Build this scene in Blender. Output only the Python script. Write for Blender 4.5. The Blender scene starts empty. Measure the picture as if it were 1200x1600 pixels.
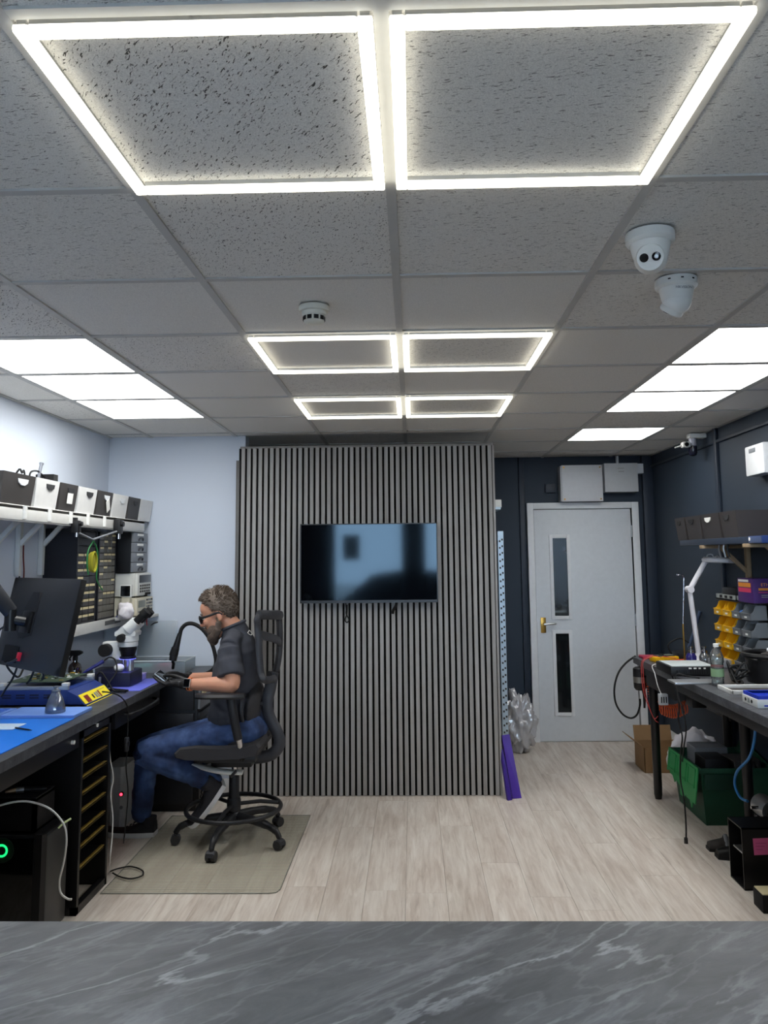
import bpy, bmesh, math, random
from mathutils import Vector, Matrix, noise as mnoise
random.seed(7)
S = bpy.context.scene
COL = S.collection
# ------------------------------------------------------------------ camera
FPX, PCX, PCY = 1227.3, 615.6, 726.8            # focal length and principal point in pixels of 1200x1600
PIT, YAW, ROL = .1153, .0219, -.0105
HC = 2.428                                      # ceiling height
CAM = Vector((.0385, -1.7318, HC - .8517))
_f = Vector((-math.sin(YAW)*math.cos(PIT), math.cos(YAW)*math.cos(PIT), math.sin(PIT)))
_r = Vector((math.cos(YAW), math.sin(YAW), 0)); _u = _r.cross(_f)
CR = _r*math.cos(ROL) + _u*math.sin(ROL); CU = -_r*math.sin(ROL) + _u*math.cos(ROL); CF = _f
cd = bpy.data.cameras.new('camera'); cam = bpy.data.objects.new('camera', cd); COL.objects.link(cam)
cd.sensor_fit = 'AUTO'; cd.sensor_width = 36.0; cd.lens = FPX/1600*36
cd.shift_x = (600-PCX)/1600; cd.shift_y = -(800-PCY)/1600
cd.clip_start = .02; cd.clip_end = 200
cam.matrix_world = Matrix.Translation(CAM) @ Matrix((CR, CU, -CF)).transposed().to_4x4()
S.camera = cam
# ------------------------------------------------------------------ world, exposure
W = bpy.data.worlds.new('sky'); S.world = W; W.use_nodes = True
bg = W.node_tree.nodes['Background']
bg.inputs[0].default_value = (.68, .82, 1.0, 1); bg.inputs[1].default_value = 8.5
S.view_settings.view_transform = 'Standard'; S.view_settings.look = 'None'
S.view_settings.exposure = 0.93; S.view_settings.gamma = 1.0; S.view_settings.use_curve_mapping = False
try:
    S.cycles.use_denoising = True; S.cycles.max_bounces = 6; S.cycles.diffuse_bounces = 4
    S.cycles.glossy_bounces = 3; S.cycles.transmission_bounces = 4; S.cycles.transparent_max_bounces = 8; S.cycles.use_adaptive_sampling = True; S.cycles.adaptive_threshold = .04
    S.cycles.caustics_reflective = False; S.cycles.caustics_refractive = False; S.cycles.sample_clamp_indirect = 6
except Exception: pass
PANEL_L = 5.4        # radiance of the flat LED panels
FRAME_L = 1.7        # radiance of the LED frame tubes

def at(u, v, x=None, y=None, z=None):
    """the point where the line of sight through photo pixel (u,v) meets a real plane of the room"""
    d = CF + CR*(u-PCX)/FPX - CU*(v-PCY)/FPX
    if x is not None: t = (x-CAM.x)/d.x
    elif y is not None: t = (y-CAM.y)/d.y
    else: t = (z-CAM.z)/d.z
    return CAM + d*t

# ------------------------------------------------------------------ materials
def lin(c):
    c = c/255
    return c/12.92 if c <= .04045 else ((c+.055)/1.055)**2.4
def rgb(c): return (lin(c[0]), lin(c[1]), lin(c[2]), 1)
MATS = {}
def mat(name, col=(128,128,128), rough=.5, metal=0, trans=0, emit=None, es=0, bump=None, var=.06, vs=30, ior=1.45, alpha=1, coat=0, spec=.5):
    if name in MATS: return MATS[name]
    m = bpy.data.materials.new(name); m.use_nodes = True; MATS[name] = m
    nt = m.node_tree; p = nt.nodes['Principled BSDF']
    c = rgb(col)
    p.inputs['Base Color'].default_value = c
    p.inputs['Roughness'].default_value = rough; p.inputs['Metallic'].default_value = metal
    p.inputs['Transmission Weight'].default_value = trans; p.inputs['IOR'].default_value = ior
    p.inputs['Alpha'].default_value = alpha; p.inputs['Coat Weight'].default_value = coat
    p.inputs['Specular IOR Level'].default_value = spec
    if emit:
        p.inputs['Emission Color'].default_value = rgb(emit); p.inputs['Emission Strength'].default_value = es
    if var and not emit:
        tc = nt.nodes.new('ShaderNodeTexCoord'); n = nt.nodes.new('ShaderNodeTexNoise'); n.inputs['Scale'].default_value = vs
        n.inputs['Detail'].default_value = 4
        nt.links.new(tc.outputs['Object'], n.inputs['Vector'])
        mx = nt.nodes.new('ShaderNodeMix'); mx.data_type = 'RGBA'
        mx.inputs[6].default_value = tuple(max(0, x*(1-var)) for x in c[:3])+(1,); mx.inputs[7].default_value = tuple(min(1, x*(1+var)) for x in c[:3])+(1,)
        nt.links.new(n.outputs['Fac'], mx.inputs[0]); nt.links.new(mx.outputs[2], p.inputs['Base Color'])
    if bump:
        tc = nt.nodes.new('ShaderNodeTexCoord'); n = nt.nodes.new('ShaderNodeTexNoise'); n.inputs['Scale'].default_value = bump[0]
        n.inputs['Detail'].default_value = 3
        b = nt.nodes.new('ShaderNodeBump'); b.inputs['Strength'].default_value = bump[1]; b.inputs['Distance'].default_value = .004
        nt.links.new(tc.outputs['Object'], n.inputs['Vector']); nt.links.new(n.outputs['Fac'], b.inputs['Height']); nt.links.new(b.outputs['Normal'], p.inputs['Normal'])
    return m

class NT:
    """tiny node helper"""
    def __init__(s, name):
        s.m = bpy.data.materials.new(name); s.m.use_nodes = True; MATS[name] = s.m
        s.t = s.m.node_tree; s.p = s.t.nodes['Principled BSDF']
    def n(s, typ, **k):
        o = s.t.nodes.new('ShaderNode'+typ)
        for a, b in k.items():
            if a[0] == '_': setattr(o, a[1:], b)
            else: o.inputs[a.replace('__', ' ')].default_value = b
        return o
    def l(s, a, b): s.t.links.new(a, b)
    def ramp(s, src, stops):
        r = s.n('ValToRGB'); e = r.color_ramp.elements
        e[0].position, e[0].color = stops[0][0], rgb(stops[0][1]); e[1].position, e[1].color = stops[-1][0], rgb(stops[-1][1])
        for p, c in stops[1:-1]:
            k = e.new(p); k.color = rgb(c)
        s.l(src, r.inputs[0]); return r
    def mix(s, fac, a, b, mode='MIX'):
        x = s.n('Mix', _data_type='RGBA', _blend_type=mode)
        for i, q in ((0, fac), (6, a), (7, b)):
            if hasattr(q, 'links') or hasattr(q, 'is_linked'): s.l(q, x.inputs[i])
            else: x.inputs[i].default_value = q if i == 0 else rgb(q)
        return x.outputs[2]

def floor_mat():
    k = NT('whitewashed_oak'); tc = k.n('TexCoord'); oi = k.n('ObjectInfo')
    add = k.n('VectorMath', _operation='ADD'); k.l(tc.outputs['Object'], add.inputs[0])
    sc = k.n('VectorMath', _operation='SCALE'); sc.inputs[3].default_value = 37.0
    cb = k.n('CombineXYZ'); k.l(oi.outputs['Random'], cb.inputs[0]); k.l(oi.outputs['Random'], cb.inputs[1])
    k.l(cb.outputs[0], sc.inputs[0]); k.l(sc.outputs[0], add.inputs[1])
    mp = k.n('Mapping'); mp.inputs['Scale'].default_value = (34, 2.6, 10); k.l(add.outputs[0], mp.inputs[0])
    g = k.n('TexNoise', Scale=1.0, Detail=7.0, Roughness=.68, Distortion=.9); k.l(mp.outputs[0], g.inputs['Vector'])
    mp2 = k.n('Mapping'); mp2.inputs['Scale'].default_value = (9, 1.6, 3); k.l(add.outputs[0], mp2.inputs[0])
    b = k.n('TexNoise', Scale=1.0, Detail=4.0, Roughness=.6, Distortion=.4); k.l(mp2.outputs[0], b.inputs['Vector'])
    r1 = k.ramp(g.outputs['Fac'], [(.28, (146,130,118)), (.40, (192,178,165)), (.55, (218,208,197)), (.72, (238,232,224))])
    r2 = k.ramp(b.outputs['Fac'], [(.32, (188,172,160)), (.5, (214,203,192)), (.68, (234,228,219))])
    c = k.mix(.45, r1.outputs[0], r2.outputs[0])
    hs = k.n('HueSaturation'); k.l(c, hs.inputs['Color'])
    mr = k.n('MapRange'); mr.inputs[3].default_value = .94; mr.inputs[4].default_value = 1.03; k.l(oi.outputs['Random'], mr.inputs[0]); k.l(mr.outputs[0], hs.inputs['Value'])
    k.l(hs.outputs[0], k.p.inputs['Base Color']); k.p.inputs['Roughness'].default_value = .48
    bu = k.n('Bump', Strength=.12, Distance=.003); k.l(g.outputs['Fac'], bu.inputs['Height']); k.l(bu.outputs[0], k.p.inputs['Normal'])
    return k.m
def tile_mat(name, amt, ang, lx=62, ly=150, th=.36, base=(233,232,228)):
    k = NT(name); tc = k.n('TexCoord'); oi = k.n('ObjectInfo')
    sc = k.n('VectorMath', _operation='SCALE'); sc.inputs[3].default_value = 23.0
    cb = k.n('CombineXYZ'); k.l(oi.outputs['Random'], cb.inputs[0]); k.l(oi.outputs['Random'], cb.inputs[2])
    k.l(cb.outputs[0], sc.inputs[0])
    add = k.n('VectorMath', _operation='ADD'); k.l(tc.outputs['Object'], add.inputs[0]); k.l(sc.outputs[0], add.inputs[1])
    mq = k.n('Mapping'); mq.inputs['Rotation'].default_value = (0, 0, ang); k.l(add.outputs[0], mq.inputs[0]); mp = k.n('Mapping'); mp.inputs['Scale'].default_value = (lx, ly, 1); k.l(mq.outputs[0], mp.inputs[0])
    n = k.n('TexNoise', Scale=1.0, Detail=2.0, Roughness=.5, Distortion=1.1); k.l(mp.outputs[0], n.inputs['Vector'])
    f = k.n('TexNoise', Scale=420.0, Detail=2.0); k.l(add.outputs[0], f.inputs['Vector'])
    pit = k.n('MapRange', _interpolation_type='SMOOTHSTEP'); pit.inputs[1].default_value = th-.045; pit.inputs[2].default_value = th; k.l(n.outputs['Fac'], pit.inputs[0])
    fine = k.ramp(f.outputs['Fac'], [(.35, tuple(int(x*.90) for x in base)), (.6, base)])
    dk = tuple(int(x*(1-.62*amt)) for x in base)
    c = k.mix(pit.outputs[0], dk, fine.outputs[0])
    k.l(c, k.p.inputs['Base Color']); k.p.inputs['Roughness'].default_value = .95; k.p.inputs['Specular IOR Level'].default_value = .1
    bu = k.n('Bump', Strength=.5*amt+.1, Distance=.004); k.l(pit.outputs[0], bu.inputs['Height']); k.l(bu.outputs[0], k.p.inputs['Normal'])
    return k.m
def marble_mat(name, base, lo, vein, scale, vamt=1.0, rough=.33, coords='Object'):
    k = NT(name); tc = k.n('TexCoord')
    mp = k.n('Mapping'); mp.inputs['Scale'].default_value = (scale*.5, scale*1.7, scale); mr_ = k.n('Mapping'); mr_.inputs['Rotation'].default_value = (0, 0, -.66); k.l(tc.outputs[coords], mr_.inputs[0]); k.l(mr_.outputs[0], mp.inputs[0])
    w = k.n('TexNoise', Scale=1.6, Detail=6.0, Roughness=.6); k.l(mp.outputs[0], w.inputs['Vector'])
    cl = k.n('TexNoise', Scale=2.2, Detail=9.0, Roughness=.68, Distortion=.6); k.l(mp.outputs[0], cl.inputs['Vector'])
    dis = k.n('VectorMath', _operation='MULTIPLY_ADD'); k.l(w.outputs['Color'], dis.inputs[0]); dis.inputs[1].default_value = (.9, .9, .9); k.l(mp.outputs[0], dis.inputs[2])
    v = k.n('TexVoronoi', Scale=1.1, _feature='DISTANCE_TO_EDGE'); k.l(dis.outputs[0], v.inputs['Vector'])
    v2 = k.n('TexVoronoi', Scale=2.9, _feature='DISTANCE_TO_EDGE'); k.l(dis.outputs[0], v2.inputs['Vector'])
    body = k.ramp(cl.outputs['Fac'], [(.30, lo), (.52, base), (.74, tuple(min(255, int(x*1.34)) for x in base))])
    a = k.n('MapRange', _interpolation_type='SMOOTHSTEP'); a.inputs[1].default_value = .0; a.inputs[2].default_value = .03; a.inputs[3].default_value = .85*vamt; a.inputs[4].default_value = 0; k.l(v.outputs[0], a.inputs[0])
    b = k.n('MapRange', _interpolation_type='SMOOTHSTEP'); b.inputs[1].default_value = .0; b.inputs[2].default_value = .07; b.inputs[3].default_value = .30*vamt; b.inputs[4].default_value = 0; k.l(v2.outputs[0], b.inputs[0])
    # veins fade in and out along their length
    fd = k.n('MapRange'); fd.inputs[1].default_value = .42; fd.inputs[2].default_value = .66; k.l(w.outputs['Fac'], fd.inputs[0])
    mu = k.n('Math', _operation='MULTIPLY'); k.l(a.outputs[0], mu.inputs[0]); k.l(fd.outputs[0], mu.inputs[1])
    mu2 = k.n('Math', _operation='MULTIPLY'); k.l(b.outputs[0], mu2.inputs[0]); k.l(cl.outputs['Fac'], mu2.inputs[1])
    c = k.mix(mu2.outputs[0], body.outputs[0], vein); c = k.mix(mu.outputs[0], c, vein)
    k.l(c, k.p.inputs['Base Color']); k.p.inputs['Roughness'].default_value = rough
    return k.m

# ------------------------------------------------------------------ mesh builder
def crom(pts, n=6, closed=False):
    P = [Vector(p) for p in pts]; out = []; N = len(P)
    for i in range(N if closed else N-1):
        a, b, c, d = (P[(i-1) % N], P[i], P[(i+1) % N], P[(i+2) % N]) if closed else (P[max(i-1, 0)], P[i], P[i+1], P[min(i+2, N-1)])
        for k in range(n):
            t = k/n
            out.append(.5*((2*b)+(c-a)*t+(2*a-5*b+4*c-d)*t*t+(3*b-a-3*c+d)*t**3))
    if not closed: out.append(P[-1])
    return out
class G:
    def __init__(s): s.v = []; s.f = []; s.mk = 0
    def mark(s): s.mk = len(s.v); return s
    def xf(s, M):
        for i in range(s.mk, len(s.v)): s.v[i] = M @ Vector(s.v[i])
        return s
    def add(s, vs, fs):
        b = len(s.v); s.v += [Vector(x) for x in vs]; s.f += [tuple(b+i for i in q) for q in fs]; return s
    def box(s, x0, x1, y0, y1, z0, z1, b=0):
        x0, x1 = min(x0, x1), max(x0, x1); y0, y1 = min(y0, y1), max(y0, y1); z0, z1 = min(z0, z1), max(z0, z1)
        b = min(b, (x1-x0)*.49, (y1-y0)*.49, (z1-z0)*.49)
        if b <= 0:
            return s.add([(x0,y0,z0),(x1,y0,z0),(x1,y1,z0),(x0,y1,z0),(x0,y0,z1),(x1,y0,z1),(x1,y1,z1),(x0,y1,z1)],
                         [(3,2,1,0),(4,5,6,7),(0,1,5,4),(1,2,6,5),(2,3,7,6),(3,0,4,7)])
        bm = bmesh.new(); bmesh.ops.create_cube(bm, size=1)
        for q in bm.verts: q.co = Vector(((x0+x1)/2+q.co.x*(x1-x0), (y0+y1)/2+q.co.y*(y1-y0), (z0+z1)/2+q.co.z*(z1-z0)))
        bmesh.ops.bevel(bm, geom=bm.edges[:], offset=b, segments=2, affect='EDGES', profile=.6)
        bm.verts.index_update(); s.add([q.co for q in bm.verts], [[q.index for q in f.verts] for f in bm.faces]); bm.free(); return s
    def hexa(s, p):   # 8 points: bottom 4 (ccw), top 4
        return s.add(p, [(3,2,1,0),(4,5,6,7),(0,1,5,4),(1,2,6,5),(2,3,7,6),(3,0,4,7)])
    def ring_loft(s, rings, cap=True, closed=False):
        n = len(rings[0]); b = len(s.v)
        for r in rings: s.v += [Vector(q) for q in r]
        m = len(rings)
        for i in range(m if closed else m-1):
            j = (i+1) % m
            for k in range(n):
                l = (k+1) % n; s.f.append((b+i*n+k, b+i*n+l, b+j*n+l, b+j*n+k))
        if cap and not closed:
            s.f.append(tuple(b+k for k in reversed(range(n)))); s.f.append(tuple(b+(m-1)*n+k for k in range(n)))
        return s
    def tube(s, pts, r, n=8, closed=False, flat=None, up=None):
        P = [Vector(p) for p in pts]; m = len(P); R = r if isinstance(r, (list, tuple)) else [r]*m
        T = []
        for i in range(m):
            a = P[(i-1) % m] if (closed or i > 0) else P[i]; c = P[(i+1) % m] if (closed or i < m-1) else P[i]
            d = c-a; T.append(d.normalized() if d.length > 1e-9 else Vector((0,0,1)))
        N = Vector(up) if up else (Vector((0,0,1)) if abs(T[0].z) < .9 else Vector((1,0,0)))
        rings = []
        for i in range(m):
            if up: N = Vector(up)
            N = N-T[i]*N.dot(T[i]); N = N.normalized() if N.length > 1e-6 else T[i].orthogonal().normalized()
            Bn = T[i].cross(N); ra = R[i]; rb = ra if flat is None else (flat if not isinstance(flat, (list, tuple)) else flat[i])
            rings.append([P[i]+N*(ra*math.cos(2*math.pi*k/n))+Bn*(rb*math.sin(2*math.pi*k/n)) for k in range(n)])
        return s.ring_loft(rings, True, closed)
    def cyl(s, p0, p1, r0, r1=None, n=16): return s.tube([p0, p1], [r0, r0 if r1 is None else r1], n)
    def lathe(s, prof, c=(0,0,0), n=20, sx=1, sy=1):
        rings = [[(c[0]+sx*r*math.cos(2*math.pi*k/n), c[1]+sy*r*math.sin(2*math.pi*k/n), c[2]+z) for k in range(n)] for r, z in prof]
        return s.ring_loft(rings)
    def prism(s, poly, axis, a, b):
        def P(q, w):
            return {'x': (w, q[0], q[1]), 'y': (q[0], w, q[1]), 'z': (q[0], q[1], w)}[axis]
        n = len(poly)
        s.add([P(q, a) for q in poly]+[P(q, b) for q in poly], [tuple(range(n)), tuple(reversed(range(n, 2*n)))]+[((i+1) % n, i, n+i, n+(i+1) % n) for i in range(n)])
        return s
    def ell(s, c, r, nu=20, nv=12, M=None):
        c = Vector(c); vs = []; fs = []
        for j in range(nv+1):
            t = math.pi*j/nv
            for i in range(nu):
                p = 2*math.pi*i/nu; q = Vector((r[0]*math.sin(t)*math.cos(p), r[1]*math.sin(t)*math.sin(p), r[2]*math.cos(t)))
                vs.append(c+((M @ q) if M else q))
        for j in range(nv):
            for i in range(nu): fs.append((j*nu+i, (j+1)*nu+i, (j+1)*nu+(i+1) % nu, j*nu+(i+1) % nu))
        return s.add(vs, fs)
    def mesh(s, name, org=(0,0,0)):
        me = bpy.data.meshes.new(name); o = Vector(org)
        me.from_pydata([tuple(Vector(q)-o) for q in s.v], [], s.f)
        bm = bmesh.new(); bm.from_mesh(me); bmesh.ops.remove_doubles(bm, verts=bm.verts[:], dist=1e-6); bmesh.ops.recalc_face_normals(bm, faces=bm.faces[:]); bm.to_mesh(me); bm.free()
        return me
    def obj(s, name, m, parent=None, smooth=True, label=None, ang=38):
        if parent is None:
            lo = [min(q[i] for q in s.v) for i in range(3)]; hi = [max(q[i] for q in s.v) for i in range(3)]
            org = Vector(((lo[0]+hi[0])/2, (lo[1]+hi[1])/2, lo[2]))
        else: org = ORG[parent.name]
        me = s.mesh(name, org)
        if m: me.materials.append(m if not isinstance(m, str) else MATS[m])
        if smooth:
            me.polygons.foreach_set('use_smooth', [True]*len(me.polygons)); me.set_sharp_from_angle(angle=math.radians(ang))
        return link(name, me, parent, org, label)
ORG = {}
def link(name, me, parent, org, label=None):
    o = bpy.data.objects.new(name, me); COL.objects.link(o)
    if parent is None: o.location = org
    else: o.parent = parent
    ORG[o.name] = Vector(org)
    if label: o['label'] = label
    return o
def T(name, label, cat, loc=(0,0,0), group=None):
    o = bpy.data.objects.new(name, None); COL.objects.link(o); o.location = loc; o.empty_display_size = .05
    ORG[o.name] = Vector(loc); o['label'] = label; o['category'] = cat
    if group: o['group'] = group
    return o
def tag(o, label, cat, group=None):
    o['label'] = label; o['category'] = cat
    if group: o['group'] = group
    return o
def st(o): o['kind'] = 'structure'; return o
def dup(root, loc, rz=None, label=None, group=None):
    r = root.copy(); COL.objects.link(r); r.location = loc
    if rz is not None: r.rotation_euler = (0, 0, rz)
    if label: r['label'] = label
    if group: r['group'] = group
    for ch in list(root.children):
        c = ch.copy(); COL.objects.link(c); c.parent = r
        for g in list(ch.children):
            d = g.copy(); COL.objects.link(d); d.parent = c
    return r
def piece(name, me, parent, loc=(0,0,0), rot=None, m=None):
    """a child sharing mesh data; loc is in the parent's own frame"""
    o = bpy.data.objects.new(name, me); COL.objects.link(o); o.parent = parent; o.location = loc
    if rot: o.rotation_euler = rot
    ORG[o.name] = ORG[parent.name]+Vector(loc)
    return o
def text(body, size, M, m, parent, name='lettering', depth=.0004, align='CENTER', shear=0):
    c = bpy.data.curves.new(name, 'FONT'); c.body = body; c.size = size; c.align_x = align; c.align_y = 'CENTER'; c.extrude = depth; c.resolution_u = 2; c.shear = shear
    t = bpy.data.objects.new('tmp_text', c); COL.objects.link(t); bpy.context.view_layer.update()
    me = bpy.data.meshes.new_from_object(t.evaluated_get(bpy.context.evaluated_depsgraph_get())); bpy.data.objects.remove(t)
    me.transform(M); me.materials.clear(); me.materials.append(m)
    org = ORG[parent.name]; me.transform(Matrix.Translation(-org))
    o = bpy.data.objects.new(name, me); COL.objects.link(o); o.parent = parent; ORG[o.name] = org
    return o
def frame(o, xa, ya):
    """matrix with origin o, x axis xa, y axis ya"""
    x = Vector(xa).normalized(); y = Vector(ya); y = (y-x*y.dot(x)).normalized(); z = x.cross(y)
    M = Matrix((x, y, z)).transposed().to_4x4(); return Matrix.Translation(Vector(o)) @ M
def RZ(a): return Matrix.Rotation(a, 4, 'Z')
def TR(*p): return Matrix.Translation(Vector(p))
def about(p, M): return TR(*p) @ M @ TR(*(-Vector(p)))

# common materials
m_white = mat('white_paint', (226,228,230), .5); m_black = mat('black_plastic', (22,22,24), .42); m_blackm = mat('black_metal', (18,18,20), .38)
m_char = mat('charcoal_plastic', (58,55,54), .55); m_whitep = mat('white_plastic', (224,224,220), .4); m_grey = mat('grey_plastic', (122,126,132), .45)
m_chrome = mat('chrome', (200,200,205), .18, 1); m_alu = mat('aluminium', (186,188,190), .35, .85); m_brass = mat('brass', (180,140,70), .3, 1)
m_rubber = mat('black_rubber', (16,16,17), .7); m_ink = mat('black_ink', (20,20,22), .8); m_paper = mat('white_paper', (238,238,234), .8)
m_red = mat('red_plastic', (190,36,38), .4); m_orange = mat('orange_plastic', (206,84,38), .45); m_green = mat('green_wire', (30,120,60), .5); m_yel = mat('yellow_plastic', (236,180,20), .4)
m_blue = mat('blue_plastic', (34,66,160), .35); m_cream = mat('cream_label', (226,212,168), .7); m_wood = mat('pale_wood', (150,128,100), .6)
m_glass = mat('clear_glass', (245,250,250), .03, trans=1, ior=1.45, var=0)
m_clear = mat('clear_plastic', (236,240,242), .16, trans=.82, ior=1.3, var=0)
m_dark = mat('dark_screen', (8,9,12), .12, var=0)
def see_mat(name, tint=(240,245,248), haze=.06, hazecol=(230,235,238), gloss=.1, rough=.05):
    k = NT(name); t = k.t; out = t.nodes['Material Output']; t.nodes.remove(k.p)
    tr = k.n('BsdfTransparent'); tr.inputs[0].default_value = rgb(tint)
    di = k.n('BsdfDiffuse'); di.inputs[0].default_value = rgb(hazecol)
    gl = k.n('BsdfGlossy'); gl.inputs['Roughness'].default_value = rough
    a = k.n('MixShader'); a.inputs[0].default_value = haze; k.l(tr.outputs[0], a.inputs[1]); k.l(di.outputs[0], a.inputs[2])
    b = k.n('MixShader'); lw = k.n('LayerWeight', Blend=.25); mr = k.n('MapRange'); mr.inputs[3].default_value = gloss*.5; mr.inputs[4].default_value = min(1, gloss*4)
    k.l(lw.outputs['Fresnel'], mr.inputs[0]); k.l(mr.outputs[0], b.inputs[0]); k.l(a.outputs[0], b.inputs[1]); k.l(gl.outputs[0], b.inputs[2]); k.l(b.outputs[0], out.inputs[0])
    return k.m
m_pane = see_mat('window_glass', haze=.01, gloss=.06)
m_clr = see_mat('clear_plastic_sheet', (232,238,240), .16, gloss=.14, rough=.12)
m_frost = see_mat('frosted_plastic', (226,232,235), .24, (214,220,226), gloss=.08, rough=.3)
m_flask = see_mat('clear_flask_glass', (205,222,236), .10, gloss=.3, rough=.04)
# ------------------------------------------------------------------ room shell
XL, XR, YN, YB = -2.10, 2.15, -4.20, 5.20
m_wl = mat('pale_blue_white_wall', (206,214,226), .75, var=.02, vs=3); m_wn = mat('navy_wall', (40,52,66), .62, var=.06, vs=4)
m_navy2 = mat('navy_trim', (34,44,58), .5); m_sub = mat('subfloor', (120,110,100), .8)
st(G().box(XL-.2, XR+.2, YN-.2, YB+.2, -.12, -.012).obj('floor', m_sub, smooth=False))
fl = bpy.data.objects['floor']; m_oak = floor_mat()
PW, PL = .1925, 1.38
g = G().box(-PW/2+.0005, PW/2-.0005, -PL/2+.0004, PL/2-.0004, -.012, 0, .0009); pm = g.mesh('floor_plank'); pm.materials.append(m_oak)
i = 0; x = XL-.03
while x < XR+.05:
    y = YN-.4-random.random()*PL
    while y < YB+.4:
        if y > -.9:
            piece('floor_plank', pm, fl, Vector((x+PW/2, y+PL/2, 0))-fl.location)
        y += PL
    x += PW; i += 1
g = G().box(XL-.05, XR+.05, YN-.2, -1.2, -.012, -.001); st(g.obj('rear_floor', m_oak, smooth=False))
# walls
st(G().box(XL-.12, XL, YN, YB+.12, 0, HC+.06).obj('wall_left', m_wl, smooth=False))
st(G().box(XR, XR+.12, YN, YB+.12, 0, HC+.06).obj('wall_right', m_wn, smooth=False))
st(G().box(XL, XR, YB, YB+.12, 0, HC+.06).obj('wall_back', m_wn, smooth=False))
st(G().box(XL, -1.13, 3.745, 3.86, 0, HC+.06).obj('wall_far_left', m_wl, smooth=False))
g = G(); wx0, wx1, wz0, wz1 = -1.3, 2.0, .45, 2.3
g.box(-.14, .26, YN-.12, YN, wz0, wz1)  # added unseen pillar: stands in for a person's dark reflection in the television
g.box(XL, wx0, YN-.12, YN, 0, HC+.06).box(wx1, XR, YN-.12, YN, 0, HC+.06).box(wx0, wx1, YN-.12, YN, 0, wz0).box(wx0, wx1, YN-.12, YN, wz1, HC+.06)
st(g.obj('wall_front', m_wn, smooth=False))
wn = st(G().box(wx0, wx1, YN-.075, YN-.065, wz0, wz1).obj('window_1', m_pane, smooth=False))
g = G(); b = .05
g.box(wx0, wx0+b, YN-.1, YN-.03, wz0, wz1).box(wx1-b, wx1, YN-.1, YN-.03, wz0, wz1).box(wx0, wx1, YN-.1, YN-.03, wz0, wz0+b).box(wx0, wx1, YN-.1, YN-.03, wz1-b, wz1).box(1.1, 1.15, YN-.1, YN-.03, wz0, wz1)
g.obj('window_frame', m_white, wn)
tag(G().box(-1.12, -.84, YN-.062, YN-.055, 1.52, 1.94, .002).obj('window_poster', mat('grey_poster', (92,96,100), .7)), 'grey poster on the shop window behind the counter', 'poster')
st(G().box(-30, 30, -40, YN-.13, -.2, -.14).obj('street_ground', mat('pale_paving', (176,174,170), .9), smooth=False))
# parked car in the street, seen only in reflections
t = T('parked_car', 'dark car parked outside the shop window', 'car', (0, -7.0, -.14)); zg = -.14; m_car = mat('dark_blue_car', (30,38,54), .25, .2)
prof = [(-2.2, .30), (-2.2, .62), (-2.05, .78), (-1.35, .86), (-.75, 1.36), (-.2, 1.44), (.75, 1.42), (1.55, .95), (2.05, .88), (2.15, .62), (2.15, .30)]
G().prism([(x, zg+z) for x, z in prof], 'y', -7.75, -6.2).obj('car_body', m_car, t, smooth=False)
for pts in ([(-1.15, .92), (-.70, 1.32), (-.05, 1.38), (-.05, .92)], [(.02, .92), (.02, 1.38), (.72, 1.36), (1.35, .94)]): G().prism([(x, zg+z) for x, z in pts], 'y', -6.2, -6.19).obj('side_window', m_dark, t, smooth=False)
for x in (-1.4, 1.35):
    for y in (-6.32, -7.63): G().cyl((x, y-.09, zg+.31), (x, y+.09, zg+.31), .31, n=24).obj('wheel', m_rubber, t)
# skirting
m_skirt = mat('white_skirting', (222,222,220), .45)
st(G().box(1.0, 1.045, YB-.018, YB, 0, .13, .004).box(.6, 1.0, YB-.018, YB, 0, .13, .004).obj('baseboard_back', m_skirt))
st(G().box(2.02, XR, YB-.018, YB, 0, .13, .004).obj('corner_baseboard', m_skirt))
st(G().box(XR-.018, XR, -1, YB-.018, 0, .13, .004).obj('baseboard_right', m_skirt))
st(G().box(XL, -1.2, 3.727, 3.745, 0, .1, .004).obj('baseboard_far_left', m_skirt))
# joint battens and trims on the navy walls
for k, (a0, a1) in enumerate(((3.655, 3.70),)):
    st(G().box(XR-.022, XR, a0, a1, .13, HC, .004).obj('trim_1', m_navy2))
st(G().box(XR-.02, XR, -1, YB, 2.325, 2.345, .004).obj('trim_2', m_navy2))
st(G().box(.985, 1.03, YB-.025, YB, .13, HC, .006).obj('trim_3', m_navy2))
st(G().box(2.06, XR, YB-.05, YB, .13, HC, .006).obj('trim_4', m_navy2))
# ------------------------------------------------------------------ ceiling
m_ta = tile_mat('fissured_tile_bold', 1.0, .95, 60, 220, .38); m_tb = tile_mat('fissured_tile_fine', .62, .12, 60, 240, .385); m_tc = tile_mat('plain_ceiling_tile', .22, .3, 60, 90, .30)
m_td = tile_mat('speckled_tile', .8, 1.1, 110, 210, .385)
m_bar = mat('ceiling_grid_bar', (186,186,184), .5)
ce = st(G().box(XL, XR, YN, YB, HC+.04, HC+.08).obj('ceiling', mat('ceiling_slab', (150,150,150), .9), smooth=False))
XS = [XL, -1.8, -1.2, -.6, 0, .6, 1.2, 1.8, XR]; YS = [YN+.6*i for i in range(16)]+[YB]
g = G()
for x in XS[1:-1]:
    G().box(x-.012, x+.012, YN, YB, HC, HC+.03).obj('grid_runner', m_bar, ce)
for y in YS[1:-1]:
    G().box(XL, XR, y-.012, y+.012, HC+.0006, HC+.03).obj('grid_cross_bar', m_bar, ce)
G().box(XL, XL+.02, YN, YB, HC, HC+.01).obj('grid_edge', m_bar, ce); G().box(XR-.02, XR, YN, YB, HC, HC+.01).obj('grid_edge', m_bar, ce)
tm = {}
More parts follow.
